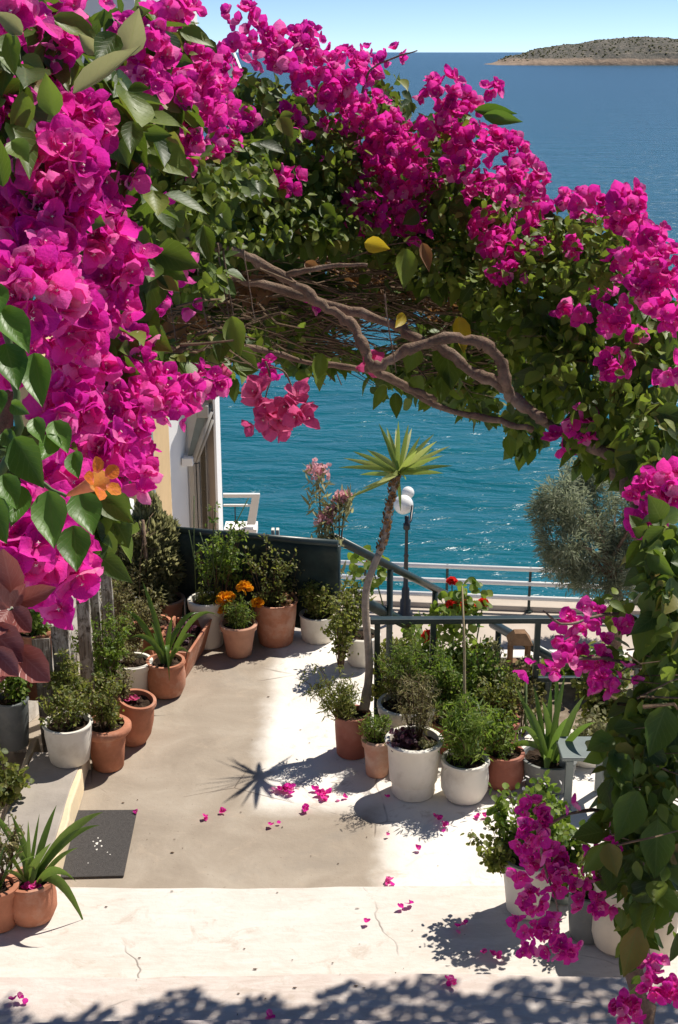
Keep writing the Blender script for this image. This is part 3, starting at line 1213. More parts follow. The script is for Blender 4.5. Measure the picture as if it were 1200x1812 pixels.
def pot_parts(root, c, rb, rt, h, style, mat, tilt=None, part='pot'):
    prof = [(.0, .0)]
    for (f_, z_, o_) in PROF[style]:
        prof.append((rb + (rt - rb) * f_ + o_, h * z_))
    ri = rt - .012
    prof += [(ri, h), (ri - .004, h * .93), (ri - .012, h * .80), (.0, h * .80)]
    mb = MB()
    mb.lathe(c, prof, 44, tilt=tilt, wob=.004)
    o = mb.build(part, mat, root, smooth=True)
    mod = o.modifiers.new('split', 'EDGE_SPLIT')
    mod.split_angle = math.radians(50)
    # soil, lumpy
    n, k = 6, 26
    v, f = [(0, 0, h * .90)], []
    for i in range(1, n + 1):
        for j in range(k):
            th = 2 * math.pi * j / k
            r = (ri - .006) * i / n
            v.append((r * math.cos(th), r * math.sin(th), h * .885 + random.uniform(-.008, .012)))
    for j in range(k):
        f.append((0, 1 + j, 1 + (j + 1) % k))
    for i in range(n - 1):
        for j in range(k):
            a, b2 = 1 + i * k + j, 1 + i * k + (j + 1) % k
            f.append((a, a + k, b2 + k, b2))
    if tilt:
        R = Euler(tilt).to_matrix()
        v = [tuple(R @ Vector(p)) for p in v]
    mb = MB()
    mb.add([np.array(p) + c for p in v], f)
    mb.build('soil', 'soil', root)


def potted(px, yb, yrim, wt, wb, style, mat, label, name='potted_plant', cat='potted plant', z0=0.003, group=None, tilt=None, dy=0.0):
    g = gp(px, yb, z0)
    d = dep(g)
    rb = wb / 2 / F * d
    c = np.array([g[0], g[1] + rb + dy, z0])
    rt = wt / 2 / F * (d + .05)
    zt = zat(px, yrim, c[1] - rt)
    h = max(.06, zt - z0)
    t = thing(name, label, cat, c, group)
    pot_parts(t, c, rb, rt, h, style, mat, tilt)
    return t, c, rt, h


def leaf_cloud(T, P, size, updown=.2, out=None, mi=0, droop=-.3, njit=.8, wj=.15):
    n = len(P)
    if n == 0:
        return (T, np.zeros((0, 3, 3)), P, mi)
    y = rdir(n) * .9 + np.array([0, 0, droop])
    if out is not None:
        y = y + out * .8
    nz = rdir(n) * njit + np.array([.1, -.25, .8])
    s = size * rng.uniform(.6, 1.25, n)
    return (T, frames(y, nz, s, rng.uniform(1 - wj, 1 + wj, n)), P, mi)


def bush(root, c, H, rx, ry, n, T, size, mat, stems=9, stem_mat='brown_stem', sr_=.004, droop=-.1, lean=(0, 0), low=.15, spread=1.0, clump=None, njit=.8, shape='egg', twig=True):
    """stems rising from c, leaves clustered round their outer parts"""
    c = np.array(c, float)
    sm = MB()
    P = []
    n = int(n * 1.5)
    per = max(1, n // max(1, stems * 5))
    for i in range(stems):
        th = random.uniform(0, 2 * math.pi)
        rr_ = math.sqrt(random.random())
        u = random.uniform(.55, 1.0)
        env = {'egg': math.sin(min(1, u) * math.pi * .8) ** .5, 'cone': (1.15 - u), 'fan': u}[shape]
        tip = c + np.array([math.cos(th) * rx * rr_ * env + lean[0] * u, math.sin(th) * ry * rr_ * env + lean[1] * u, H * u * (1 - .25 * rr_)])
        st = c + np.array([math.cos(th) * rx * .15, math.sin(th) * ry * .15, -.01])
        ctrl = st * .5 + tip * .5 + np.array([random.uniform(-1, 1) * rx * .15, random.uniform(-1, 1) * ry * .15, H * .12])
        pts_ = []
        for k in range(6):
            t = k / 5
            pts_.append(st * (1 - t) ** 2 + ctrl * 2 * t * (1 - t) + tip * t * t)
        sm.tube(pts_, [sr_ * (1 - .13 * k) for k in range(6)], 5, cap=False)
        for s_ in range(5):
            t = random.uniform(low, 1.0)
            b0 = st * (1 - t) ** 2 + ctrl * 2 * t * (1 - t) + tip * t * t
            L = random.uniform(.12, .34) * min(H, 2.2 * max(rx, ry)) * spread * (1.15 - .5 * t)
            dd = rdir(1)[0]
            dd[2] = abs(dd[2]) * .7
            b1 = b0 + dd * L
            if twig:
                sm.tube([b0, (b0 + b1) / 2 + [0, 0, L * .08], b1], [sr_ * .5, sr_ * .4, sr_ * .25], 4, cap=False)
            tt = rng.uniform(.1, 1.1, per)
            P.append(b0[None] + (b1 - b0)[None] * tt[:, None] + rng.normal(size=(per, 3)) * size * (.55 if clump is None else clump))
    P = np.concatenate(P)
    P[:, 2] = np.maximum(P[:, 2], c[2] - .25 * H)
    sm.build('stem', stem_mat, root, smooth=True)
    join_np('foliage', [leaf_cloud(T, P, size, droop=droop, njit=njit)], root, [mat], 'stuff')
    return P


def blade_mesh(L, w, droop, seed, cup=.3):
    """long strap leaf: base at the origin, rising along +Z and arching towards +Y"""
    r = random.Random(seed)
    n = 10
    v, uv, f = [], [], []
    ang = math.radians(88)
    y = z = 0.0
    for i in range(n + 1):
        t = i / n
        ww = w * (.55 + .9 * t if t < .4 else (1 - ((t - .4) / .6) ** 2.2) * .91) / .91
        ww = max(.002 * w, ww)
        for j in (-1, 0, 1):
            off = cup * ww * .5 * (abs(j))
            v.append((j * ww / 2, y - off * math.sin(ang), z + off * math.cos(ang)))
            uv.append((j / 2 + .5, t))
        st = L / n
        y += math.cos(ang) * st
        z += math.sin(ang) * st
        ang -= droop / n * (.4 + 1.2 * t)
    for i in range(n):
        for j in range(2):
            a = i * 3 + j
            f.append((a, a + 1, a + 4, a + 3))
    return {'v': np.array(v), 'f': np.array(f), 'uv': np.array(uv)}


def strap(root, c, n, L, w, mat, lift=(.05, .9), droop=(.8, 2.2), key='strap', az=None, splay=.5):
    for i in range(n):
        ll = L * random.uniform(.65, 1.1)
        T = blade_mesh(ll, w * random.uniform(.8, 1.15), random.uniform(*droop), i)
        me = tmesh(T, [mat], '%s_%s_%d' % (key, root.name, i))
        th = (2 * math.pi * i / n * 1.0 + random.uniform(-.4, .4)) if az is None else az[i]
        R = Matrix.Rotation(th, 3, 'Z') @ Matrix.Rotation(-random.uniform(0, splay), 3, 'X')
        place('leaf', me, np.array(R), np.array(c) + np.array([random.uniform(-.01, .01), random.uniform(-.01, .01), 0]), root)


def blade_to(root, a, b, w, mat, sag=.25, up=.3, key='blade', name='leaf'):
    """one strap leaf from a to b bulging upward"""
    a, b = np.array(a, float), np.array(b, float)
    L = np.linalg.norm(b - a)
    ctrl = (a + b) / 2 + np.array([0, 0, L * up])
    n = 9
    sd_ = np.cross(b - a, [0.15, -1, .3])
    sd_ /= np.linalg.norm(sd_)
    v, uv, f = [], [], []
    for i in range(n + 1):
        t = i / n
        p = a * (1 - t) ** 2 + ctrl * 2 * t * (1 - t) + b * t * t
        ww = w * max(.03, (.6 + t if t < .4 else (1 - ((t - .4) / .6) ** 2)))
        tn = 2 * (1 - t) * (ctrl - a) + 2 * t * (b - ctrl)
        nn = np.cross(sd_, tn)
        nn /= np.linalg.norm(nn)
        for j in (-1, 0, 1):
            v.append(tuple(p + sd_ * j * ww / 2 + nn * abs(j) * ww * .14 - wloc(root)))
            uv.append((j / 2 + .5, t))
    for i in range(n):
        for j in range(2):
            q_ = i * 3 + j
            f.append((q_, q_ + 1, q_ + 4, q_ + 3))
    T = {'v': np.array(v), 'f': np.array(f), 'uv': np.array(uv)}
    me = tmesh(T, [mat], '%s_%s_%d' % (key, root.name, len(TM)))
    o = bpy.data.objects.new(name, me)
    C.objects.link(o)
    o.parent = root
    return o


def petals_ball(root, c, r, mat, n=26, name='flower', rows=ROUND):
    d = rdir(n)
    d[:, 2] = np.abs(d[:, 2]) * .9 - .15
    P = np.array(c)[None] + d * r * .25
    M = frames(d + rdir(n) * .2, np.cross(d, rdir(n)), np.full(n, r * .95))
    return join_np(name, [(rows, M, P, 0)], root, [mat])


# --- left row, near to far
t, c, rt, h = potted(118, 1360, 1298, 84, 66, 'plain', 'white_pot', 'white tapered pot with low straggly greenery on the ledge front left', z0=LD1 + .003)
bush(t, c + [0, 0, h * .85], .26, rt * 1.25, rt * 1.1, 420, SMALL, .028, 'leaf_small', 12)
t, c, rt, h = potted(188, 1368, 1298, 72, 52, 'rolled', 'terracotta', 'terracotta pot with thick rolled rim beside the white tapered pot')
bush(t, c + [0, 0, h * .85], .42, rt * 1.1, rt * 1.1, 700, SMALL, .026, 'leaf_small', 14)
t, c, rt, h = potted(230, 1320, 1246, 62, 42, 'round', 'terracotta', 'tilted terracotta pot holding fallen purple bracts third in the left row', tilt=(.08, .18, 0))
bush(t, c + [-.05, .02, h * .85], .30, rt * .7, rt * .7, 260, SMALL, .024, 'leaf_dry', 8)
for k in range(3):
    q = c + np.array([.03 + random.uniform(-.03, .03), -.03 + random.uniform(-.03, .03), h * .93])
    place('petal', tmesh(FLOWERS[k], ['rose', 'white_flower_heart'], 'fl%d' % k), np.eye(3) * .04, q, t)
t, c, rt, h = potted(234, 1238, 1183, 66, 50, 'lip', 'white_pot', 'old white pot with dried pinkish litter behind the tilted terracotta pot')
bush(t, c + [0, 0, h * .85], .18, rt * .9, rt * .9, 260, SMALL, .02, 'leaf_dry', 8)
bush(t, c + [-.12, .06, h * .85], .62, rt * 1.2, rt * 1.0, 520, SMALL, .022, 'leaf_small', 14, droop=.1, spread=.8)
t, c, rt, h = potted(293, 1237, 1182, 64, 46, 'round', 'terracotta', 'round terracotta pot with long strappy green leaves in the left row')
cc = c + [0, 0, h * .8]
dd = dep(cc)
for (px, py, up, w) in ((252, 1028, .05, .045), (218, 1080, .30, .05), (352, 1084, .40, .05), (390, 1092, .55, .045), (348, 1128, .6, .055), (226, 1132, .5, .05), (305, 1090, .1, .04), (268, 1100, .1, .045), (338, 1160, .9, .04), (245, 1165, .8, .04), (300, 1205, 1.6, .04), (270, 1120, .3, .035), (320, 1110, .35, .035)):
    blade_to(t, cc + [random.uniform(-.03, .03), random.uniform(-.03, .03), 0], pt(px, py, dd + random.uniform(-.2, .12)), w * .8, 'leaf_strap', up=up + .12)

# terracotta trough, long and narrow, running away from the camera
ta, tb = gp(322, 1212), gp(362, 1150)
tr = thing('trough_planter', 'long terracotta trough planter leaning outwards beside the strappy plant', 'planter', ta)
dn = np.array([ta[1] - tb[1], tb[0] - ta[0], 0])
dn = -dn / np.linalg.norm(dn) * (-1)
if dn[0] > 0:
    dn = -dn
hh = .26
W = .17
for (o1, o2, nm) in ((0, .02, 'long_side'), (W, W + .02, 'long_side')):
    mb = MB()
    a0, b0 = ta + dn * o1, tb + dn * o1
    a1, b1 = ta + dn * o2, tb + dn * o2
    out = -dn * (.07 if o1 == 0 else -.04)
    mb.hexa([a0 + [0, 0, .003], a1 + [0, 0, .003], b1 + [0, 0, .003], b0 + [0, 0, .003], a0 + out + [0, 0, hh], a1 + out + [0, 0, hh], b1 + out + [0, 0, hh], b0 + out + [0, 0, hh]])
    mb.build(nm, 'terracotta', tr, bevel=.006)
for e, sgn in ((ta, -1), (tb, 1)):
    mb = MB()
    ax = (tb - ta) / np.linalg.norm(tb - ta) * .02
    p0, p1 = e + dn * .022, e + dn * (W - .002)
    if sgn > 0:
        p0, p1 = p0 - ax, p1 - ax
    mb.hexa([p0 + [0, 0, .003], p1 + [0, 0, .003], p1 + ax + [0, 0, .003], p0 + ax + [0, 0, .003], p0 - dn * .06 + [0, 0, hh - .01], p1 + dn * .03 + [0, 0, hh - .01], p1 + dn * .03 + ax + [0, 0, hh - .01], p0 - dn * .06 + ax + [0, 0, hh - .01]])
    mb.build('short_side', 'terracotta', tr, bevel=.004)
mb = MB()
p0, p1, p2, p3 = ta + dn * .02, ta + dn * W, tb + dn * W, tb + dn * .02
mb.hexa([p + [0, 0, .004] for p in (p0, p1, p2, p3)] + [p + [0, 0, hh * .75] for p in (p0, p1, p2, p3)])
mb.build('soil', 'soil', tr)
bush(tr, (ta + tb) / 2 + dn * .09 + [0, 0, hh * .75], .16, .09, .12, 120, ROUND, .035, 'leaf_purple', 7)

t, c, rt, h = potted(270, 1166, 1112, 62, 50, 'lip', 'terracotta', 'terracotta pot with reddish dry plants behind the strappy plant')
bush(t, c + [0, 0, h * .85], .22, rt * 1.1, rt, 300, SMALL, .022, 'leaf_dry', 10)
t, c, rt, h = potted(292, 1122, 1070, 64, 48, 'lip', 'terracotta_worn', 'worn terracotta pot with white tag under the tall fine leaved shrub')
mb = MB()
mb.box(c + np.array([rt + .012, -.07, h * .40]), c + np.array([rt + .018, .0, h * .98]))
mb.build('plant_tag', 'tag_white', t)
# tall grey-green shrub (cone shaped)
cp = gp(262, 1118)
sh = thing('fine_leaved_shrub', 'tall dense grey green shrub with fine foliage at the left corner', 'shrub', cp)
mb = MB()
mb.tube([cp + [0, 0, .0], cp + [.02, 0, .4], cp + [0, .02, .9]], [.03, .025, .012], 8)
mb.build('trunk', 'bark', sh, smooth=True)
dsh = dep(cp)
P = []
for (px, py, rx, ry, n) in ((262, 915, 24, 42, 1200), (250, 960, 50, 44, 3200), (290, 955, 28, 40, 1500), (240, 1010, 56, 46, 3600), (285, 1005, 36, 48, 2200), (255, 1055, 54, 38, 2200), (212, 975, 30, 44, 1400)):
    q = rdir(n) * rng.uniform(.45, 1.0, n)[:, None] ** .5
    c0 = pt(px, py, dsh + random.uniform(-.05, .05))
    P.append(c0[None] + q * np.array([rx, rx * .9, ry]) / F * dsh)
P = np.concatenate(P)
out = (P - P.mean(0)) / .4 + np.array([0, 0, .6])
n = len(P)
join_np('foliage', [(NEEDLE, frames(out + rdir(n) * .6, rdir(n), rng.uniform(.035, .07, n), np.full(n, 2.2)), P, 0)], sh, ['leaf_grey'], 'stuff')
n3 = 1300
ii = rng.integers(0, n, n3)
join_np('dry_foliage', [(SMALL, frames(out[ii] + rdir(n3) * .9, rdir(n3), rng.uniform(.015, .035, n3)), P[ii], 0)], sh, ['leaf_dry'], 'stuff')
mb = MB()
for i in range(46):
    q = P[random.randrange(n)]
    s0 = cp + np.array([0, 0, random.uniform(.2, .8)])
    mb.tube([s0, (s0 + q) / 2 + [0, 0, .08], q], [.006, .004, .002], 4, cap=False)
mb.build('twig', 'twig', sh, 'stuff')

t, c, rt, h = potted(367, 1150, 1072, 64, 50, 'lip', 'white_pot', 'white pot with tall spindly green stems against the dark screen')
bush(t, c + [0, 0, h * .85], .16, rt, rt * .9, 260, SMALL, .026, 'leaf_small', 10)
bush(t, c + [.08, .05, h * .8], .95, rt * 1.6, rt * .8, 420, SMALL, .034, 'leaf_fern', 9, droop=-.2, lean=(.08, 0), low=.35, spread=.55)
mb = MB()
for k in range(6):
    a = c + np.array([random.uniform(-.08, .08), 0, h * .85])
    b2 = a + np.array([random.uniform(-.2, .35), random.uniform(-.05, .1), random.uniform(.5, .85)])
    mb.tube([a, (a + b2) / 2 + [random.uniform(-.08, .08), 0, .05], b2], .004, 5)
mb.build('stem', 'green_stem', t, smooth=True)
t, c, rt, h = potted(422, 1166, 1115, 62, 42, 'lip', 'terracotta_worn', 'small terracotta pot of orange marigolds in front of the screen')
bush(t, c + [0, 0, h * .85], .26, rt * .95, rt * .9, 900, NEEDLE, .032, 'leaf_fern', 16, clump=.5)
dd = dep(c) - .03
for (px, py, r) in ((433, 1042, 11), (398, 1062, 12), (396, 1080, 9), (455, 1068, 9), (408, 1056, 7)):
    q = pt(px, py, dd + random.uniform(-.04, .06))
    petals_ball(t, q, r / F * dd * 1.25, 'marigold', 46)
    mb = MB()
    mb.tube([q, c + [0, 0, h + .05]], .003, 5)
    mb.build('stem', 'green_stem', t)
t, c, rt, h = potted(487, 1147, 1076, 76, 58, 'plain', 'terracotta', 'largest terracotta pot in front of the dark screen with wiry plants')
bush(t, c + [0, 0, h * .85], .26, rt * 1.15, rt, 520, SMALL, .024, 'leaf_small', 14)
bush(t, c + [-.06, .02, h * .85], .62, rt * 1.5, rt * .8, 260, SMALL, .03, 'leaf_small', 10, low=.5, spread=.5)
bush(t, c + [.08, -.04, h * .9], .14, rt * .9, rt * .7, 120, SMALL, .025, 'dead_leaf', 8)
t, c, rt, h = potted(562, 1141, 1098, 62, 54, 'plain', 'white_pot', 'straight sided white pot with dark leafy plant right of the largest terracotta pot')
bush(t, c + [0, 0, h * .85], .34, rt * 1.3, rt * 1.2, 850, SMALL, .028, 'leaf_small', 16)
t, c, rt, h = potted(640, 1182, 1134, 62, 46, 'lip', 'white_pot', 'white flared pot behind the leaning yucca trunk')
bush(t, c + [-.08, .02, h * .8], .55, rt * 1.25, rt * 1.1, 620, SMALL, .034, 'leaf_small', 14)

cp = gp(400, 1118)
t = thing('wispy_climber', 'wispy yellow green climber against the dark screen behind the marigolds', 'plant', cp)
bush(t, cp, 1.0, .28, .08, 420, SMALL, .034, 'leaf_fern', 16, droop=-.2, low=.45, spread=.5)
cp = gp(500, 1118)
t = thing('wispy_climber', 'thin twiggy plant against the dark screen above the largest terracotta pot', 'plant', cp)
bush(t, cp, .85, .22, .08, 300, SMALL, .03, 'leaf_dry', 16, droop=-.2, low=.5, spread=.5)
# trailing plant over the floor edge beside it
cp = gp(603, 1190)
t = thing('trailing_plant', 'trailing green plant hanging over the terrace corner left of the yucca', 'plant', cp)
bush(t, cp + [0, 0, .05], .60, .11, .12, 650, ROUND, .024, 'leaf_small', 14)

# oleander with pink blossoms
cp = gp(588, 1112)
ol = thing('oleander', 'oleander shrub with pale pink blossoms rising behind the pots', 'shrub', cp)
dd = dep(cp) - .1
mb = MB()
oc = [(562, 832, 24), (575, 918, 18), (600, 880, 12), (612, 876, 9), (585, 905, 12), (560, 960, 12), (586, 945, 10)]
for (px, py, r) in oc:
    q = pt(px, py, dd)
    mb.tube([cp, cp * .5 + q * .5 + [random.uniform(-.05, .05), 0, .0], q], [.012, .008, .004], 6)
mb.tube([cp, pt(585, 1000, dd), pt(590, 950, dd)], [.022, .018, .01], 6)
mb.build('stem', 'brown_stem', ol, smooth=True)
for (px, py, r) in oc[:5]:
    q = pt(px, py, dd)
    rr_ = r / F * dd
    n = int(30 + r * 3)
    P = q[None] + rdir(n) * rng.uniform(.3, 1, n)[:, None] * np.array([rr_, rr_, rr_ * .75])
    join_np('blossom', [(ROUND, frames(rdir(n), rdir(n) + [0, -.5, .6], rng.uniform(.024, .042, n)), P, 0)], ol, ['pink_petal'])
P = []
for (px, py, r) in oc + [(570, 1000, 30), (600, 1020, 20), (560, 870, 20)]:
    n = 40
    P.append(pt(px, py + 18, dd)[None] + rdir(n) * np.array([.11, .08, .12]) * rng.uniform(.3, 1, n)[:, None])
P = np.concatenate(P)
n = len(P)
T = template([(0, .02), (.3, .09), (.6, .09), (1, .005)], 3, .03, .15, 0, 9)
join_np('foliage', [(T, frames(rdir(n) + [0, 0, .5], rdir(n) + [0, -.4, .6], rng.uniform(.06, .13, n)), P, 0)], ol, ['leaf_grey'], 'stuff')

# --- the yucca
t, c, rt, h = potted(624, 1345, 1276, 62, 54, 'plain', 'terracotta_dark', 'tall leaning yucca with spiky crown in a dark red pot', name='potted_yucca', cat='yucca')
dyu = dep(c)
tp = [c + [.06, 0, h * .8]]
for (px, py) in ((650, 1225), (656, 1170), (648, 1110), (645, 1060), (652, 1020), (672, 980), (684, 940), (688, 900), (697, 862), (705, 832)):
    tp.append(pt(px, py, dyu))
tp = [np.array(p) for p in tp]
dense = []
for i in range(len(tp) - 1):
    for k in range(6):
        dense.append(tp[i] * (1 - k / 6) + tp[i + 1] * k / 6)
dense.append(tp[-1])
sm_ = []
for i in range(len(dense)):
    lo, hi = max(0, i - 4), min(len(dense), i + 5)
    sm_.append(np.mean(dense[lo:hi], axis=0))
nn_ = len(sm_)
rad = []
for i in range(nn_):
    f_ = i / nn_
    r0 = .033 if f_ < .10 else .027
    r0 = r0 * (1 - .28 * f_)
    if f_ > .60:
        r0 *= 1.0 + (.10 if i % 2 else -.02)
    rad.append(r0)
mb = MB()
mb.tube(sm_[:int(nn_ * .62)], rad[:int(nn_ * .62)], 14)
mb.build('trunk', 'yucca_bark', t, smooth=True)
mb = MB()
mb.tube(sm_[int(nn_ * .62) - 1:], rad[int(nn_ * .62) - 1:], 14)
ringed = mb.build('ringed_trunk', 'yucca_bark', t, smooth=False)
# old leaf bases on the upper trunk
P, Y_ = [], []
for i in range(int(nn_ * .62), nn_):
    for k in range(5):
        th = random.uniform(0, 6.28)
        d_ = np.array([math.cos(th), math.sin(th), 0])
        P.append(sm_[i] + d_ * .024)
        Y_.append(d_ * .5 + np.array([0, 0, 1]))
P, Y_ = np.array(P), np.array(Y_)
join_np('leaf_bases', [(ROUND, frames(Y_, np.stack([Y_[:, 0], Y_[:, 1], np.full(len(Y_), -.2)], 1), rng.uniform(.02, .035, len(P))), P, 0)], t, ['dead_leaf'], 'stuff')
top = pt(705, 838, dyu)
for (px, py) in ((672, 754), (690, 770), (705, 750), (722, 756), (742, 776), (765, 772), (792, 792), (780, 808), (797, 825), (760, 840), (604, 828), (632, 814), (660, 800), (640, 840), (612, 812), (684, 785), (735, 795), (750, 822)):
    dpt = random.uniform(-.28, .28)
    blade_to(t, top + [random.uniform(-.012, .012), random.uniform(-.012, .012), random.uniform(-.01, .03)], pt(px + (px - 705) * .05, py + (py - 838) * .06, dyu + dpt), .030, 'leaf_yucca', up=.06)
for k in range(20):
    th = k * 2.399
    el = random.uniform(0, .8)
    L = random.uniform(.30, .40)
    e = top + np.array([math.cos(th) * math.cos(el), math.sin(th) * math.cos(el), math.sin(el)]) * L
    if abs(math.sin(th)) > .4:
        blade_to(t, top, e, .036, 'leaf_yucca', up=.05)
for (px, py, up) in ((612, 884, .02), (709, 905, .05), (640, 865, .04)):
    blade_to(t, top - [0, 0, .02], pt(px, py, dyu - .05), .022, 'leaf_yucca', up=up)
bush(t, c + [-.06, -.04, h * .85], .46, rt * 1.5, rt * 1.2, 1100, NEEDLE, .04, 'leaf_small', 14, clump=.4, lean=(-.12, 0))

t, c, rt, h = potted(668, 1378, 1318, 50, 38, 'lip', 'terracotta_worn', 'small worn terracotta pot between the yucca and the largest white pot')
bush(t, c + [0, 0, h * .85], .22, rt * 1.3, rt * 1.1, 800, NEEDLE, .028, 'leaf_fern', 16, clump=.6)
t, c, rt, h = potted(733, 1420, 1330, 94, 74, 'foot', 'white_pot', 'largest white pot with a purple succulent and wispy dry stems')
cw = c
bush(t, c + [-.07, -.03, h * .85], .13, rt * .5, rt * .6, 170, ROUND, .03, 'leaf_purple', 9)
bush(t, c + [.08, -.05, h * .82], .10, rt * .45, rt * .45, 420, SMALL, .016, 'leaf_grey', 12)
bush(t, c + [.02, .06, h * .85], .52, rt * .9, rt * .8, 900, NEEDLE, .03, 'leaf_dry', 16, clump=.6)
t, c, rt, h = potted(824, 1424, 1362, 80, 58, 'round', 'white_pot', 'rounded white pot with fine green plants and one tall dry stalk')
bush(t, c + [0, 0, h * .85], .48, rt * 1.35, rt * 1.2, 1700, NEEDLE, .045, 'leaf_fern', 22, clump=.5)
mb = MB()
dd = dep(c)
mb.tube([c + [0, 0, h * .8], pt(822, 1250, dd), pt(822, 1150, dd), pt(818, 1037, dd)], [.012, .010, .008, .005], 8)
mb.build('stalk', 'dry_stalk', t, smooth=True)
strap(t, c + [0, 0, h * .85], 10, .36, .015, 'leaf_strap', droop=(.2, 1.0))
t, c, rt, h = potted(893, 1400, 1346, 66, 50, 'round', 'terracotta_dark', 'dark terracotta pot with trailing yellow green plants right of the rounded white pot')
bush(t, c + [-.04, 0, h * .85], .34, rt * 1.35, rt * 1.1, 900, SMALL, .026, 'leaf_fern', 18)
t, c, rt, h = potted(720, 1345, 1266, 98, 78, 'lip', 'white_pot', 'broad old white pot full of dry fern behind the largest white pot')
bush(t, c + [0, 0, h * .85], .34, rt * 1.0, rt * .9, 1100, NEEDLE, .032, 'leaf_dry', 20, clump=.6)
bush(t, c + [.02, .05, h * 1.0], .48, rt * 1.3, rt * 1.0, 1900, NEEDLE, .03, 'leaf_fern', 18, clump=.6)
t, c, rt, h = potted(800, 1338, 1290, 70, 56, 'lip', 'terracotta_dark', 'low terracotta pot with bright ferny growth behind the rounded white pot')
bush(t, c + [0, 0, h * .85], .55, rt * 1.7, rt * 1.3, 2300, SMALL, .026, 'leaf_fern', 22)
t, c, rt, h = potted(880, 1340, 1290, 78, 64, 'lip', 'terracotta_dark', 'low terracotta bowl with reddish dry weeds beside the far railing post')
bush(t, c + [0, 0, h * .85], .46, rt * 1.5, rt * 1.3, 1500, SMALL, .028, 'leaf_small', 20)
bush(t, c + [0, 0, h * .85], .22, rt * 1.2, rt * 1.0, 260, SMALL, .024, 'dead_leaf', 10)
t, c, rt, h = potted(975, 1408, 1362, 96, 78, 'plain', 'grey_pot', 'dark grey pot with broad strappy lily leaves at the right')
cc = c + [0, 0, h * .8]
dd = dep(cc)
for (px, py, up, w) in ((912, 1215, .03, .050), (960, 1240, .1, .05), (1000, 1195, .03, .045), (1035, 1230, .10, .05), (1022, 1258, .2, .05), (875, 1345, .55, .045), (965, 1385, .8, .06), (945, 1215, .03, .04), (1045, 1310, .30, .05), (925, 1240, .1, .045), (985, 1170, .02, .035), (1005, 1270, .15, .05), (915, 1290, .25, .04), (1055, 1278, .2, .05), (1020, 1330, .4, .045), (975, 1215, .05, .045), (950, 1290, .2, .05)):
    blade_to(t, cc + [random.uniform(-.05, .05), random.uniform(-.05, .05), 0], pt(px, py, dd + random.uniform(-.30, .16)), w * .85, 'leaf_strap', up=up + .12)
mb = MB()
mb.tube([cc, pt(930, 1280, dd), pt(931, 1195, dd)], .009, 6)
mb.build('flower_stalk', 'green_stem', t, smooth=True)

# small metal side table with a white pot behind
g = gp(1003, 1432)
tb_ = thing('metal_table', 'small grey green metal table behind the hanging vine', 'table', g)
zt = zat(1003, 1338, g[1])
mb = MB()
mb.box((g[0] - .05, g[1] - .02, zt - .025), (g[0] + .28, g[1] + .24, zt))
mb.build('tabletop', 'grey_metal', tb_, bevel=.006)
for (dx, dy_) in ((0, 0), (.22, 0), (0, .20), (.22, .20)):
    mb = MB()
    mb.box((g[0] + dx - .022, g[1] + dy_ - .015, .003), (g[0] + dx + .022, g[1] + dy_ + .015, zt - .028))
    mb.build('leg', 'grey_metal', tb_, bevel=.003)
t, c, rt, h = potted(1065, 1420, 1352, 80, 66, 'plain', 'white_pot', 'white pot half hidden by the vine leaves beside the metal table', dy=.40)
bush(t, c + [0, 0, h * .85], .3, rt * 1.3, rt * 1.2, 300, SMALL, .04, 'leaf_grey', 10)

for (px, yb, H, lab, m_, n_) in ((700, 1300, .55, 'ragged green weed against the left post of the flat railing', 'leaf_small', 900), (850, 1310, .60, 'leggy green plant in front of the middle of the flat railing', 'leaf_fern', 900), (920, 1300, .50, 'dry leafy plant in front of the railing left of the lily pot', 'leaf_dry', 700), (1060, 1310, .55, 'leafy plant behind the metal table against the railing', 'leaf_small', 900)):
    cp = gp(px, yb)
    t = thing('leafy_weed', lab, 'plant', cp)
    bush(t, cp, H * 1.25, .20, .10, n_, ROUND if m_ == 'leaf_small' else SMALL, .032, m_, 18, low=.25, spread=.8)
# pots at the lower right
t, c, rt, h = potted(938, 1628, 1540, 100, 72, 'lip', 'grey_pot_light' if 'grey_pot_light' in MATS else 'white_pot', 'white pot with white flowered leafy plant behind the hanging blossom spray', z0=.175)
bush(t, c + [0, 0, h * .85], .50, rt * 1.5, rt * 1.4, 800, ROUND, .035, 'leaf_fern', 20)
bush(t, c + [-.14, -.04, h * .8], .26, rt * 1.0, rt * .9, 260, ROUND, .028, 'leaf_small', 10, lean=(-.12, 0))
P = c[None] + np.array([0, 0, h]) + rng.normal(size=(46, 3)) * np.array([.10, .08, .10]) + np.array([.0, .0, .22])
join_np('blossom', [(ROUND, frames(rdir(46), rdir(46) + [0, -.3, 1.2], rng.uniform(.014, .026, 46)), P, 0)], t, ['white_petal'])
for (px, py, up) in ((905, 1560, .35), (925, 1430, .05), (955, 1420, .05), (890, 1500, .3)):
    blade_to(t, c + [0, 0, h * .8], pt(px, py, dep(c) - .12), .055, 'leaf_strap', up=up)
t, c, rt, h = potted(1042, 1672, 1595, 70, 56, 'plain', 'grey_pot', 'dark grey pot standing between the pale pots at lower right', z0=.175)
bush(t, c + [0, 0, h * .85], .2, rt, rt, 200, SMALL, .03, 'leaf_small', 10)
t, c, rt, h = potted(1098, 1692, 1582, 92, 70, 'round', 'cream_pot', 'cream pot with dried clump behind the vine trunk', z0=.175)
bush(t, c + [0, 0, h * .85], .16, rt * .8, rt * .8, 600, NEEDLE, .03, 'leaf_dry', 16, clump=.6)
t, c, rt, h = potted(1165, 1700, 1612, 76, 60, 'plain', 'cream_pot', 'cream pot at the right edge with yellowing strap leaves', z0=.175)
strap(t, c + [0, 0, h * .85], 12, .36, .04, 'leaf_strap', droop=(.6, 1.8))
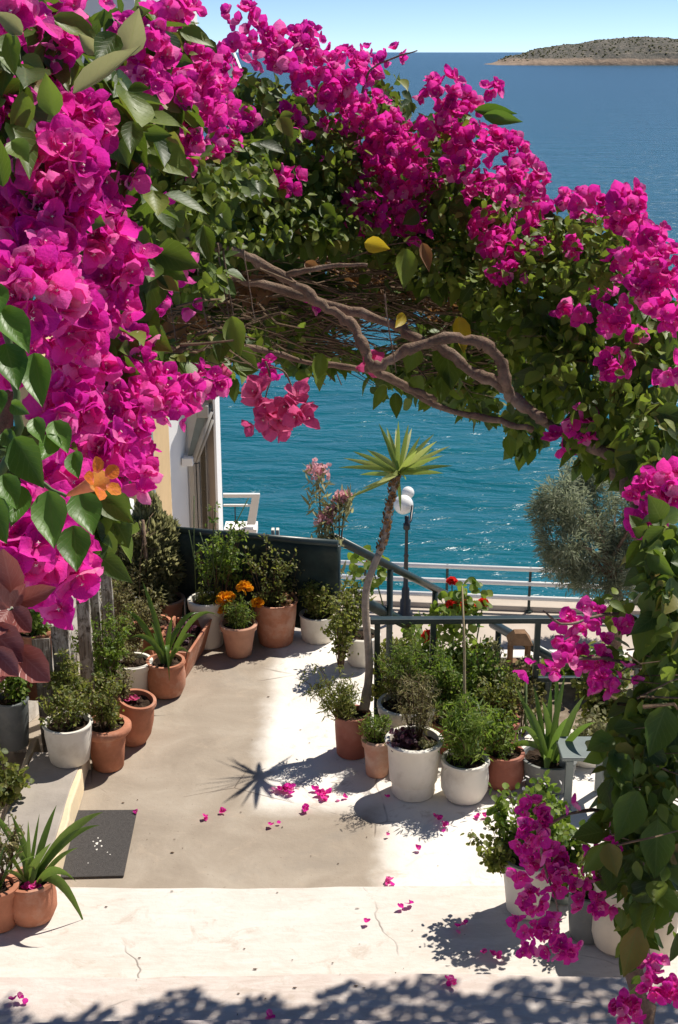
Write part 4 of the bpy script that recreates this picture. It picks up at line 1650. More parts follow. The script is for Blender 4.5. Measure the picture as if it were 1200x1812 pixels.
t, c, rt, h = potted(1010, 1640, 1585, 60, 50, 'plain', 'grey_metal', 'low grey tin planter behind the dark grey pot', z0=.175, dy=.18)
bush(t, c + [0, 0, h * .85], .42, rt * 1.5, rt * 1.3, 500, ROUND, .04, 'leaf_vine', 14)

# near left pots on the first step
t, c, rt, h = potted(52, 1640, 1578, 80, 62, 'round', 'terracotta', 'terracotta pot with long arching green leaves at lower left', z0=.175)
cc = c + [0, 0, h * .82]
dd = dep(cc)
for (px, py, up, w) in ((182, 1437, .30, .052), (176, 1460, .34, .036), (100, 1425, .15, .034), (-20, 1430, .2, .036), (152, 1640, .95, .052), (135, 1560, .65, .045), (90, 1492, .12, .036), (110, 1480, .05, .032), (20, 1440, .1, .032), (-10, 1480, .2, .022), (70, 1440, .05, .018), (35, 1470, .1, .018), (138, 1500, .32, .026), (5, 1540, .3, .022), (50, 1452, .05, .02)):
    blade_to(t, cc + [random.uniform(-.04, .04), random.uniform(-.04, .04), 0], pt(px, py, dd + random.uniform(-.12, .1)), w, 'leaf_strap', up=up)
for k in range(4):
    place('petal', tmesh(FLOWERS[k], ['magenta', 'white_flower_heart'], 'fm%d' % k), np.eye(3) * .035, cc + [random.uniform(-.05, .07), random.uniform(-.07, 0), .012], t)
t, c, rt, h = potted(-4, 1652, 1585, 66, 50, 'lip', 'terracotta', 'terracotta pot cut off by the left edge of the picture', z0=.175)
strap(t, c + [0, 0, h * .82], 14, .34, .018, 'leaf_strap', droop=(.6, 2.0))
bush(t, c + [.02, .12, h * .8], .42, .10, .10, 200, SMALL, .03, 'leaf_dry', 10, low=.4)

# two pots standing behind the fence planks
for (px, yb, yr, w_, lab) in ((62, 1240, 1128, 62, 'tall terracotta pot with green shoots behind the plank fence'), (20, 1330, 1250, 60, 'shaded dark pot with trailing leaves at the left edge')):
    t, c, rt, h = potted(px, yb, yr, w_, w_ * .8, 'plain', 'terracotta' if px > 30 else 'grey_pot', lab, z0=.34 if px > 30 else LD1 + .003)
    bush(t, c + [0, 0, h * .85], .36, rt * 1.1, rt, 400, SMALL, .04, 'leaf_fern', 12)
cp = gp(140, 1335)
t = thing('leafy_shrub', 'sprawling small leaved shrub against the planks behind the first left pots', 'shrub', cp)
bush(t, cp, .85, .17, .17, 2200, SMALL, .026, 'leaf_small', 24)
cp = gp(185, 1270)
t = thing('wispy_shrub', 'wispy yellow green shrub in front of the weathered planks', 'shrub', cp)
bush(t, cp, 1.05, .19, .18, 2200, SMALL, .024, 'leaf_fern', 26, spread=.7)
cp = gp(225, 1180)
t = thing('dry_vine', 'dry tangled vine between the grey shrub and the planks', 'plant', cp)
bush(t, cp, .9, .24, .18, 1500, SMALL, .026, 'leaf_dry', 26, spread=.8)
cp = gp(10, 1420, LD1)
t = thing('leafy_weed', 'green weed spilling over the ledge at the left edge', 'plant', cp)
bush(t, cp, .30, .16, .14, 350, ROUND, .04, 'leaf_small', 12)

# --- lower garden beyond the right railing
def lg(px, py, z=LG):
    return gp(px, py, z)


for i, (px, top_, wpx, Tm, mt, sz, n, lab) in enumerate((
        (700, 1120, 46, SMALL, 'leaf_small', .05, 1500, 'ivy covered shrub below the railing just right of the yucca trunk'),
        (770, 1108, 44, SMALL, 'leaf_fern', .05, 1300, 'green shrub below the railing behind the tall dry stalk'),
        (835, 1110, 34, ROUND, 'leaf_vine', .05, 420, 'dark climbing plant on a post below the railing'),
        (870, 1130, 30, SMALL, 'leaf_grey', .05, 520, 'greyish shrub left of the wooden lantern'),
        (950, 1165, 40, SMALL, 'leaf_small', .06, 900, 'low green shrub right of the wooden lantern'),
        (1060, 1150, 50, ROUND, 'leaf_vine', .08, 500, 'dark leafy shrub behind the pink blossoms at right'))):
    g = gp(px, 1212 + (i % 2) * 8, LG)
    g[1] = min(g[1], 11.6)
    g = np.array([xat(px, 1180, g[1]), g[1], LG])
    d_ = dep(g)
    H = zat(px, top_, g[1]) - LG
    t = thing('garden_shrub', lab, 'shrub', g)
    bush(t, g, H, wpx / F * d_ * 1.25, wpx / F * d_, int(n * 1.5), Tm, sz, mt, 26, sr_=.01, spread=.8)
# geraniums: red flower heads
ge = thing('red_geranium', 'red geranium with round flower heads behind the flat railing', 'plant', gp(810, 1210, LG))
gl = np.array(ge.location)
for (px, py, r) in ((803, 1080, 17), (826, 1078, 15), (855, 1068, 9), (758, 1128, 12), (800, 1030, 9), (657, 995, 8)):
    q = pt(px, py, 12.4)
    petals_ball(ge, q, r / F * 12.4 * 1.05, 'red_petal', 80)
    mb = MB()
    mb.tube([[q[0] * .6 + gl[0] * .4, gl[1], LG], q], [.01, .006], 5)
    mb.build('stem', 'green_stem', ge)
P = np.concatenate([pt(x_, y_, 12.3)[None] + rdir(60) * .16 for (x_, y_) in ((800, 1085), (830, 1060), (650, 1010), (755, 1112), (820, 1100))])
n = len(P)
join_np('foliage', [(ROUND, frames(rdir(n), rdir(n) + [0, -.4, .8], rng.uniform(.05, .1, n)), P, 0)], ge, ['leaf_fern'], 'stuff')
# wooden lantern
g = np.array([xat(918, 1160, 11.2), 11.2, LG])
zt_ = zat(918, 1128, 11.2)
zb_ = zat(918, 1178, 11.2)
ln = thing('wooden_lantern', 'brown wooden lantern on a post below the railing', 'lantern', g)
mb = MB()
mb.box(g + np.array([-.03, -.03, .003]), (g[0] + .03, g[1] + .03, zb_))
mb.build('post', 'wood_brown', ln)
mb = MB()
mb.box((g[0] - .10, g[1] - .10, zb_ + .002), (g[0] + .10, g[1] + .10, zb_ + .03))
mb.build('base', 'wood_brown', ln)
for sx in (-1, 1):
    for sy in (-1, 1):
        mb = MB()
        mb.box((g[0] + sx * .08 - .014, g[1] + sy * .08 - .014, zb_ + .032), (g[0] + sx * .08 + .014, g[1] + sy * .08 + .014, zt_ - .035))
        mb.build('upright', 'wood_brown', ln)
mb = MB()
mb.hexa([(g[0] - .11, g[1] - .11, zt_ - .033), (g[0] + .11, g[1] - .11, zt_ - .033), (g[0] + .11, g[1] + .11, zt_ - .033), (g[0] - .11, g[1] + .11, zt_ - .033),
         (g[0] - .05, g[1] - .05, zt_ + .06), (g[0] + .05, g[1] - .05, zt_ + .06), (g[0] + .05, g[1] + .05, zt_ + .06), (g[0] - .05, g[1] + .05, zt_ + .06)])
mb.build('lid', 'wood_brown', ln)

# --- tamarisk tree on the promenade
tb0 = gp(1085, 1150, PROMZ)
dt = dep(tb0)
tt_ = thing('tamarisk_tree', 'feathery grey green tree on the promenade by the quay railing', 'tree', tb0)
mb = MB()
tt1 = pt(1080, 1000, dt)
mb.tube([tb0, tb0 * .5 + tt1 * .5 + [.15, 0, 0], tt1, pt(1050, 930, dt)], [.16, .13, .10, .05], 10)
mb.build('trunk', 'bark', tt_, smooth=True)
blobs = [(1035, 855, 40, 36), (1000, 890, 45, 42), (1040, 910, 60, 50), (975, 915, 38, 30), (1090, 900, 50, 60), (1010, 960, 50, 40), (1070, 975, 60, 45), (1120, 960, 40, 60), (1000, 1000, 35, 30), (1045, 1030, 50, 30), (1110, 1030, 40, 35), (1150, 900, 40, 60)]
P, O = [], []
mb = MB()
for (px, py, rx, ry) in blobs:
    cpt = pt(px, py, dt + random.uniform(-.5, .5))
    s0 = tt1 + [0, 0, random.uniform(-.3, .2)]
    mb.tube([s0, (s0 + cpt) / 2 + [0, 0, .15], cpt], [.05, .035, .015], 6)
    for k in range(40):
        q = cpt + rdir(1)[0] * np.array([rx, rx, ry]) / F * dt * random.uniform(.5, 1.15)
        n = 60
        dv = rdir(n)
        P.append(q[None] + dv * rng.uniform(.02, .15, n)[:, None] + np.array([0, 0, 1.0]) * rng.uniform(-.1, .22, n)[:, None])
        O.append(dv + (q - cpt) * 1.2)
mb.build('branch', 'bark', tt_, smooth=True)
P, O = np.concatenate(P), np.concatenate(O)
n = len(P)
join_np('crown', [(NEEDLE, frames(O + rdir(n) * .4 + [0, 0, -.1], rdir(n), rng.uniform(.07, .17, n), np.full(n, .9)), P, 0)], tt_, ['leaf_tamarisk'], 'stuff')

# ------------------------------------------------------------------ mat, fallen bracts, debris
q = [gp(120, 1434, .012), gp(243, 1433, .012), gp(219, 1550, .012), gp(101, 1553, .012)]
mt = thing('door_mat', 'dark grey rubber mat with pale paint splash on the terrace floor', 'mat', q[3])
mb = MB()
mb.prism([(p[0], p[1]) for p in (q[3], q[2], q[1], q[0])], .004, .014)
mb.build('mat_sheet', 'mat_dark', mt, bevel=.003)
mb = MB()
for (px, py, r) in ((172, 1492, 5), (168, 1497, 3), (178, 1488, 4), (174, 1483, 2.5), (165, 1489, 2.5), (180, 1497, 3), (171, 1503, 3.5), (190, 1508, 2), (195, 1512, 2), (156, 1527, 2)):
    p = gp(px, py, .0155)
    m_ = 7
    rr_ = r / F * dep(p) * .55
    ring = [(p[0] + rr_ * random.uniform(.5, 1.4) * math.cos(2 * math.pi * k / m_), p[1] + 1.4 * rr_ * random.uniform(.5, 1.4) * math.sin(2 * math.pi * k / m_)) for k in range(m_)]
    mb.prism(ring, .0142, .0155 + random.uniform(0, .001))
mb.build('paint_splash', 'paint_splash', mt, kind='stuff')

PET = [(503, 1397, 12, 1.2), (575, 1411, 8, 1), (538, 1432, 3, .9), (357, 1447, 2, .8), (490, 1464, 2, .9), (733, 1505, 1, .8), (690, 1562, 3, .9), (720, 1605, 3, .9),
       (823, 1639, 4, .9), (652, 1632, 1, .7), (243, 1440, 1, .8), (408, 1437, 1, .8), (855, 1444, 4, .8), (778, 1452, 3, .8), (783, 1467, 4, .8), (680, 1414, 1, .8),
       (796, 1738, 3, .9), (880, 1692, 5, .9), (40, 1771, 3, .9), (475, 1806, 2, .9), (565, 1402, 4, 1), (600, 1418, 2, .9), (690, 1480, 1, .6)]
where = ['beside the yucca shadow', 'right of the yucca shadow', 'alone on the tan floor below the yucca shadow tip', 'left of the yucca shadow on tan floor', 'below the yucca shadow',
         'on the white floor below the small terracotta pot', 'on the white floor just above the first step', 'near the front edge of the first step', 'on the first step beside the hanging spray shadow',
         'as a single dark red petal on the first step', 'at the corner of the dark mat', 'just under the left tips of the yucca shadow', 'on the floor below the rounded white pot', 'in the leaf shadow below the largest white pot',
         'under the leaf shadow tip in front of the white pots', 'in the shade left of the largest white pot', 'in the arch shadow near the bottom', 'below the hanging spray at the shadow edge', 'in the dappled shade at bottom left',
         'in the deep shade at the bottom edge', 'in the shadow gap left of the small worn pot', 'on the lit patch left of the small worn pot', 'as one tiny petal in the sun below the shadowed pots']
for i, (px, py, n, s_) in enumerate(PET):
    z_ = 0.006 if py < 1566 else (.178 if py < 1722 else .348)
    p = gp(px, py, z_)
    t = thing('fallen_blossom', 'fallen magenta bracts ' + where[i], 'petals', p, 'fallen bracts on the ground')
    for k in range(n):
        sp = .008 + .006 * math.sqrt(n)
        qq = p + np.array([random.gauss(0, sp) * 1.4, random.gauss(0, sp), random.uniform(.004, .012)])
        T = FLOWERS[k % 5] if k % 2 == 0 else ROUND
        R = np.array(Euler((random.uniform(-.5, .5), random.uniform(-.5, .5), random.uniform(0, 6))).to_matrix()) * .034 * s_ * random.uniform(.8, 1.1)
        place('bract', tmesh(T, ['magenta', 'white_flower_heart'] if T is not ROUND else ['magenta'], 'fb%d' % (k % 5 if T is not ROUND else 9)), R, qq, t)
mb = MB()
for k in range(70):
    px, py = random.uniform(170, 900), random.uniform(1200, 1800)
    z_ = 0.004 if py < 1566 else (.174 if py < 1722 else .344)
    p = gp(px, py, z_)
    r = random.uniform(.0015, .004)
    mb.sphere(p + [0, 0, .001], r, 5, 3, sc=(random.uniform(.6, 4), random.uniform(.6, 2), .4))
mb.build('floor_debris', 'brown_stem', kind='stuff')

# ------------------------------------------------------------------ the bougainvilleas
def dmap(px, py):
    xs_ = [-100, 0, 150, 300, 450, 650, 850, 1000, 1200, 1300]
    ds_ = [1.65, 1.75, 2.15, 2.8, 3.5, 3.95, 3.9, 3.5, 2.9, 2.8]
    return float(np.interp(px, xs_, ds_))


MAG = [  # x, y, rx, ry, density
    (20, 30, 55, 45, 1), (95, 75, 40, 45, 1), (150, 25, 40, 30, .6), (60, 170, 60, 55, 1), (130, 215, 70, 50, .8), (190, 205, 50, 35, .9), (90, 290, 90, 70, 1.3), (190, 300, 60, 50, 1), (60, 400, 85, 90, 1.5),
    (150, 400, 70, 60, 1.1), (50, 510, 80, 80, 1.4), (190, 450, 60, 55, 1), (195, 530, 45, 60, 1), (120, 570, 60, 60, 1.1), (20, 620, 35, 60, .8), (140, 650, 60, 55, 1.1), (120, 720, 50, 50, 1), (190, 690, 55, 45, 1),
    (210, 750, 55, 45, 1), (170, 790, 60, 45, .9), (235, 810, 38, 45, 1), (255, 850, 18, 30, .8), (100, 850, 50, 40, .5), (60, 930, 50, 60, 1), (95, 960, 45, 40, .9), (50, 1010, 40, 40, .8), (105, 1045, 38, 40, .9),
    (265, 690, 50, 42, 1), (315, 690, 50, 36, 1), (365, 680, 40, 32, .9), (300, 725, 40, 28, .8), (10, 240, 30, 80, .8),
    (245, 55, 45, 35, .9), (310, 20, 50, 30, 1), (270, 95, 50, 35, 1), (330, 120, 55, 45, 1.2), (375, 165, 45, 45, 1.2), (300, 165, 45, 35, .8), (395, 225, 35, 40, 1.1), (340, 265, 50, 30, 1), (320, 240, 40, 35, .9), (325, 295, 22, 22, .8),
    (425, 25, 28, 25, 1), (415, 85, 22, 25, .9), (455, 60, 30, 30, .9), (500, 85, 42, 45, 1.2), (545, 75, 30, 40, 1), (560, 135, 50, 45, 1.3), (610, 120, 35, 40, 1.1), (600, 175, 35, 30, 1), (500, 215, 42, 32, 1.1), (535, 240, 18, 18, .6),
    (645, 115, 20, 35, 1), (700, 100, 22, 13, 1), (655, 205, 50, 45, 1.3), (690, 260, 60, 50, 1.5), (715, 320, 55, 50, 1.4), (650, 310, 45, 40, 1.1), (650, 385, 45, 35, 1.2), (720, 385, 42, 38, 1.2), (742, 420, 15, 20, .8), (640, 350, 40, 30, .9),
    (782, 158, 32, 32, 1.2), (820, 178, 32, 24, 1.2), (797, 208, 20, 22, 1), (872, 160, 14, 18, 1.4), (800, 245, 32, 28, .9), (850, 245, 40, 30, 1.2), (895, 270, 38, 38, 1.3), (820, 295, 38, 32, 1), (925, 320, 42, 40, 1.3), (850, 345, 35, 35, 1), (945, 375, 28, 40, 1.2),
    (865, 395, 38, 35, 1.1), (890, 445, 36, 32, 1.2), (900, 488, 28, 18, 1.1), (960, 420, 18, 25, .9), (1000, 350, 26, 20, 1.2), (1045, 358, 32, 26, 1.3), (1105, 358, 34, 32, 1.3), (1110, 395, 30, 28, 1), (1145, 425, 36, 26, 1.2), (1175, 470, 40, 40, 1.3), (1110, 465, 40, 26, 1), (1150, 510, 40, 32, 1.1), (1190, 550, 30, 35, 1.2),
    (515, 320, 28, 24, 1), (320, 472, 26, 18, 1), (285, 515, 22, 26, .9), (335, 543, 15, 13, 1), (280, 550, 14, 14, .8), (998, 542, 12, 12, 1.3), (1030, 553, 14, 13, 1.3), (1090, 560, 30, 28, 1.2), (1122, 588, 18, 18, 1.2), (1090, 640, 22, 28, 1.2), (1075, 520, 15, 20, 1), (1170, 665, 16, 14, 1), (1195, 660, 16, 20, 1),
    (1030, 752, 26, 26, 1.2), (992, 782, 18, 18, 1.2), (1000, 735, 10, 12, 1), (1165, 880, 48, 34, 1.2), (1155, 925, 40, 26, 1.1), (1190, 850, 24, 25, 1), (545, 540, 14, 8, .5), (480, 655, 16, 18, 1.2), (300, 340, 20, 18, .4), (70, 940, 55, 60, 1.4), (100, 1000, 45, 55, 1.4), (110, 1060, 30, 30, 1.2), (30, 970, 40, 50, 1), (120, 860, 50, 40, .8), (350, 200, 45, 40, .8), (250, 150, 40, 35, .8), (400, 130, 25, 30, .9), (440, 215, 20, 20, .6), (590, 230, 30, 24, .7), (560, 300, 18, 16, .5), (770, 330, 26, 26, .8), (760, 230, 24, 24, .8), (1010, 430, 24, 22, .8), (230, 620, 40, 40, .8)]
ROSE = [(462, 700, 18, 20, 1.2), (468, 745, 28, 26, 1.5), (492, 755, 16, 18, 1.2), (515, 680, 12, 22, 1.2), (520, 715, 20, 18, 1.3), (530, 745, 9, 12, 1.2), (660, 640, 6, 6, .5), (375, 655, 18, 18, .8)]
SPR = [(1000, 1110, 34, 30, 1.1), (985, 1140, 20, 20, 1), (1034, 1080, 12, 14, 1.4), (1060, 1090, 18, 20, 1.2), (1068, 1125, 12, 16, 1), (1104, 1112, 18, 16, 1.2), (1050, 1165, 44, 30, 1.4), (1000, 1180, 30, 18, 1), (1075, 1205, 30, 22, 1.3), (1110, 1190, 20, 16, 1.1), (934, 1180, 10, 10, 1.5), (975, 1175, 14, 14, .9)]
SPR2 = [(945, 1445, 20, 30, 1.4), (940, 1485, 26, 30, 1.5), (965, 1520, 38, 36, 1.6), (1000, 1555, 40, 30, 1.4), (925, 1540, 16, 14, 1.2), (940, 1590, 24, 24, 1.2), (925, 1640, 18, 18, 1.2), (975, 1640, 26, 26, 1.1), (985, 1680, 26, 18, 1.3), (1010, 1672, 18, 14, 1), (930, 1682, 10, 16, 1.4), (1045, 1600, 26, 24, 1.3), (1065, 1560, 18, 18, 1), (1085, 1495, 10, 12, 1), (1095, 1465, 8, 8, 1), (1050, 1500, 10, 10, .7), (1010, 1425, 9, 12, .9), (1165, 1740, 30, 32, 1.2), (1110, 1788, 32, 24, 1.2), (1150, 1710, 14, 14, 1), (1195, 1745, 14, 24, 1), (1160, 1690, 10, 12, .6)]
GRN = [  # leaf volumes: x, y, rx, ry, density
    (60, 60, 90, 80, .8), (220, 60, 90, 70, 1.2), (130, 160, 110, 90, 1.1), (20, 170, 40, 120, 1), (190, 240, 100, 70, 1), (60, 350, 90, 120, .6), (320, 60, 35, 45, .7), (260, 200, 90, 60, 1), (330, 330, 100, 70, 1.3), (240, 370, 70, 70, 1.1), (400, 300, 80, 70, 1.3), (460, 250, 70, 70, 1.2), (440, 170, 55, 50, 1),
    (540, 200, 70, 50, 1.1), (570, 270, 80, 60, 1.3), (480, 340, 80, 60, 1.2), (600, 340, 90, 60, 1.2), (560, 400, 110, 50, 1.2), (340, 410, 90, 60, 1.2), (430, 400, 90, 60, 1.2), (700, 420, 110, 60, 1.2), (680, 200, 50, 50, .8), (690, 150, 28, 30, .4),
    (760, 260, 50, 60, 1), (800, 220, 45, 40, .9), (810, 360, 80, 70, 1.2), (900, 350, 60, 50, 1), (780, 460, 90, 60, 1.3), (880, 500, 80, 60, 1.3), (970, 460, 60, 60, 1.3), (1000, 400, 50, 35, 1.2), (1060, 410, 60, 40, 1.2), (1060, 480, 70, 50, 1.2), (970, 560, 80, 60, 1.4), (1060, 580, 80, 60, 1.3), (1150, 580, 60, 60, 1.2), (1140, 660, 70, 60, 1.2),
    (1020, 650, 90, 50, 1.3), (940, 620, 70, 45, 1.2), (1080, 720, 80, 50, 1.3), (960, 700, 55, 45, 1.2), (930, 760, 36, 36, 1.1), (1060, 790, 60, 35, 1.1), (1160, 760, 60, 60, 1.3), (1120, 830, 40, 40, 1), (1170, 830, 50, 50, 1), (860, 560, 70, 40, 1.1),
    (350, 480, 70, 45, .7), (250, 470, 50, 60, .9), (230, 580, 50, 50, 1), (360, 610, 90, 24, 1.0), (440, 610, 40, 30, .8), (290, 640, 60, 30, .9), (400, 660, 30, 25, .7), (500, 570, 70, 30, .5), (560, 640, 50, 22, 1.0), (640, 630, 30, 24, .6), (700, 660, 50, 22, .6), (790, 650, 40, 30, .9), (760, 700, 30, 20, .5), (860, 720, 40, 24, .8), (670, 690, 20, 20, .3),
    (180, 620, 60, 60, .8), (200, 880, 26, 60, .9), (150, 900, 40, 70, 1), (160, 970, 26, 40, .8), (60, 820, 60, 60, .9), (20, 900, 50, 80, .9), (120, 780, 60, 40, .5),
    (1170, 970, 40, 70, 1.2), (1180, 1060, 34, 70, 1.4), (1165, 1150, 50, 70, 1.4), (1150, 1240, 60, 60, 1.4), (1120, 1300, 60, 60, 1.3), (1170, 1340, 50, 70, 1.4), (1100, 1370, 62, 60, 1.3), (1160, 1440, 60, 60, 1.4), (1090, 1440, 55, 50, 1.2), (1130, 1510, 55, 55, 1.2), (1110, 1580, 45, 50, 1.1), (1160, 1570, 40, 40, 1), (1120, 1650, 32, 36, .9), (1115, 1710, 20, 22, .7), (1060, 1500, 36, 40, .9), (1180, 1650, 25, 30, .5),
    (1070, 1330, 30, 50, .8), (1085, 1060, 40, 18, .7), (1120, 1075, 26, 22, .8), (1060, 1130, 30, 24, .4)]


def fill(blobs, dens, dfun, thick, shell=.45, csize=1.0):
    P, O, Cn = [], [], []
    for b_ in blobs:
        x_, y_, rx, ry, k = b_
        d = dfun(x_, y_)
        n = max(1, int(dens * k * (rx * ry) / 1000.0 * (d / 3.0) ** 1.2))
        if rx < 20:
            n = max(n, 2)
        q = rdir(n) * rng.uniform(shell, 1.0, n)[:, None] ** .6
        q *= np.where(rng.random(n) < .13, rng.uniform(1.1, 1.55, n), 1.0)[:, None]
        dd_ = d + random.uniform(-.1, .1)
        th = thick * min(rx, ry) / F * d
        u, v_ = q[:, 0] * rx * .88, q[:, 2] * ry * .88
        pp = np.array([pt(x_ + u[i], y_ - v_[i], dd_ + q[i, 1] * th) for i in range(n)])
        P.append(pp)
        O.append(q * np.array([1, 1, 1]))
        Cn.append(np.full(n, dd_))
    return np.concatenate(P), np.concatenate(O), np.concatenate(Cn)


def make_flowers(root, P, O, size, mat='magenta', ntop=300):
    n = len(P)
    ax = O * .75 + rdir(n) * .75 + np.array([.1, -.55, .25])
    size = np.interp(dep_arr(P), [1.6, 2.2, 3.0, 4.2], [.036, .034, .030, .030]) * size / .040
    M0 = frames(np.cross(ax, rdir(n)), ax, size * rng.uniform(.6, 1.25, n))
    fr = O[:, 1] + .5 * rng.random(n) + dep_arr(P) * .25
    order = np.argsort(fr)
    hi = order[:ntop]
    lo = order[ntop:]
    for i in hi:
        k = int(rng.integers(0, 4))
        place('flower', tmesh(FLOWERS_HI[k], [mat, 'white_flower_heart'], 'fh%d' % k), M0[i], P[i], root)
    Ts = []
    for k in range(5):
        sel = lo[k::5]
        if len(sel):
            Ts.append((FLOWERS[k], M0[sel], P[sel], 0))
    if Ts:
        join_np('blossom', Ts, root, [mat, 'white_flower_heart'], 'stuff')


def dep_arr(P):
    return P[:, 1] * CP - (P[:, 2] - CAMZ) * SP


def make_leaves(root, P, O, size, mat='leaf_vine', ntop=300, hang=-.7):
    n = len(P)
    y = rdir(n) * .8 + O * .35 + np.array([0, -.15, hang])
    size = size * np.interp(dep_arr(P), [1.6, 2.4, 3.2, 4.5], [.95, .90, .78, .76])
    nz = rdir(n) * .75 + O * .4 + np.array([.15, -.55, .7])
    M0 = frames(y, nz, size * rng.uniform(.4, 1.25, n), rng.uniform(.8, 1.2, n))
    fr = O[:, 1] + .5 * rng.random(n) + dep_arr(P) * .25
    order = np.argsort(fr)
    hi, lo = order[:ntop], order[ntop:]
    for i in hi:
        k = int(rng.integers(0, 3))
        place('leaf', tmesh(LEAVES_HI[k], [mat], 'lh%d' % k), M0[i], P[i], root)
    Ts = []
    for k in range(3):
        sel = lo[k::3]
        if len(sel):
            Ts.append((LEAVES[k], M0[sel], P[sel], 0))
    if Ts:
        join_np('foliage', Ts, root, [mat], 'stuff')


def limb(root, pts_px, r0, r1, mat='bark', name='branch', seg=12):
    pts_ = [pt(*p) for p in pts_px]
    dn_ = []
    for i in range(len(pts_) - 1):
        p0 = pts_[max(0, i - 1)]
        p1, p2 = pts_[i], pts_[i + 1]
        p3 = pts_[min(len(pts_) - 1, i + 2)]
        for k in range(5):
            t = k / 5
            dn_.append(.5 * ((2 * p1) + (-p0 + p2) * t + (2 * p0 - 5 * p1 + 4 * p2 - p3) * t * t + (-p0 + 3 * p1 - 3 * p2 + p3) * t ** 3))
    dn_.append(pts_[-1])
    n = len(dn_)
    ph = random.random() * 6
    dn_ = [p + rng.normal(size=3) * r0 * .17 for p in dn_]
    rad = [(r0 + (r1 - r0) * i / n) * (.92 + .13 * math.sin(i * .9 + ph) + random.uniform(-.10, .12) + (.28 if random.random() < .07 else 0)) for i in range(n)]
    mb = MB()
    mb.tube(dn_, rad, seg)
    return mb.build(name, mat, root, smooth=True)


split = 285
left_m = [b for b in MAG if b[0] < split]
arch_m = [b for b in MAG if b[0] >= split]
left_g = [b for b in GRN if b[0] < split]
arch_g = [b for b in GRN if b[0] >= split]

# left plant: close to the camera
LB = thing('bougainvillea', 'magenta bougainvillea hanging close by at the left with large bracts', 'bougainvillea', (-1.15, 2.2, 1.55))
P, O, _ = fill(left_m, 15, lambda x_, y_: dmap(x_, y_) - (.10 if y_ > 840 else 0), 1.2)
make_flowers(LB, P, O, .040)
P, O, _ = fill(left_g, 13, lambda x_, y_: dmap(x_, y_) + .10, 1.5)
make_leaves(LB, P, O, .085)
limb(LB, [(-200, 2100, 2.3), (-80, 1500, 2.3), (-40, 1000, 2.25), (20, 600, 2.2), (120, 300, 2.4), (260, 150, 2.8)], .035, .012, name='trunk')
limb(LB, [(20, 620, 2.25), (120, 480, 2.4), (200, 300, 2.6), (330, 180, 3.0)], .02, .008)
limb(LB, [(-20, 800, 2.3), (80, 760, 2.35), (160, 700, 2.45), (250, 640, 2.7)], .016, .006)
# individual big pale leaves near the lens
def big_leaf(root, px, py, qx, qy, d, w, mat, face=(0, -1, .3), name='leaf', T=None):
    a, b2 = pt(px, py, d), pt(qx, qy, d - .03)
    y = (b2 - a)
    L = np.linalg.norm(y)
    M = frames(y[None], np.array([face], float), np.array([L]), np.array([w]))[0]
    Tt = T or LEAVES_HI[0]
    return place(name, tmesh(Tt, [mat], 'big' + str(id(Tt))), M, a, root)


for (a1, a2, b1, b2, d, w, f_) in ((130, 165, 245, 78, 1.5, .42, (.2, -1, .8)), (95, 205, 80, 130, 1.55, .9, (0, -1, .6)), (225, 100, 245, 15, 1.7, .9, (0, -1, -.2)), (170, 95, 140, 60, 1.6, .8, (0, -1, .3)), (205, 60, 170, 110, 1.6, .9, (.3, -1, .6)), (40, 60, -10, 20, 1.5, .8, (0, -1, .5)), (5, 330, -10, 230, 1.4, .6, (.2, -1, .3)), (360, 400, 372, 465, 2.6, .7, (0, -1, .2)), (20, 250, 50, 285, 1.5, .8, (0, -1, .8)), (235, 215, 232, 270, 2.0, .8, (.2, -1, .3)), (10, 60, 25, 130, 1.5, .7, (0, -1, .3))):
    big_leaf(LB, a1, a2, b1, b2, d, w, 'leaf_vine' if b2 > 80 else 'leaf_grey', f_)

# arch plant: rooted at the right, trained across the stairway
rootp = pt(1142, 1900, 2.95)
RBV = thing('bougainvillea', 'bougainvillea arch spanning the stairway with gnarled bare branches, rooted at the right', 'bougainvillea', rootp)
P, O, _ = fill(arch_m, 15, dmap, 1.2)
P2, O2, _ = fill(SPR, 11, lambda x_, y_: 2.75, .9)
P3, O3, _ = fill(SPR2, 21, lambda x_, y_: 2.7, .9)
nA = len(P)
make_flowers(RBV, np.concatenate([P, P2, P3]), np.concatenate([O, O2, O3]), np.concatenate([np.full(len(P), .040), np.full(len(P2), .032), np.full(len(P3), .027)]))
P, O, _ = fill(ROSE, 8, lambda x_, y_: 3.4, .9)
n = len(P)
M0 = frames(np.cross(O + [0, -.4, .1], rdir(n)), O + rdir(n) * .5 + [0, -.4, 0], .042 * rng.uniform(.8, 1.2, n))
join_np('hanging_blossom', [(FLOWERS[k], M0[k::5], P[k::5], 0) for k in range(5)], RBV, ['rose', 'white_flower_heart'], 'stuff')
arch_g = [(b[0] + (14 if b[1] > 1120 else 0), b[1], b[2] * (.86 if b[1] > 1120 else 1), b[3], b[4] * (.62 if b[1] > 1120 else 1)) for b in arch_g]
P, O, _ = fill(arch_g, 27, lambda x_, y_: (dmap(x_, y_) + .22) if y_ < 900 else (2.75 if x_ > 1090 or y_ > 1100 else 2.95), 2.0)
make_leaves(RBV, P, O, .074)
P, O, _ = fill([g_ for g_ in arch_g if g_[1] < 560], 16, lambda x_, y_: dmap(x_, y_) + .02, 1.4)
make_leaves(RBV, P, O, .040, 'leaf_young', ntop=0, hang=-.1)
P, O, _ = fill([g_ for g_ in arch_g if g_[1] >= 560], 6, lambda x_, y_: 2.75 if y_ > 900 else dmap(x_, y_) + .1, 1.4)
make_leaves(RBV, P, O, .040, 'leaf_young', ntop=0, hang=-.5)
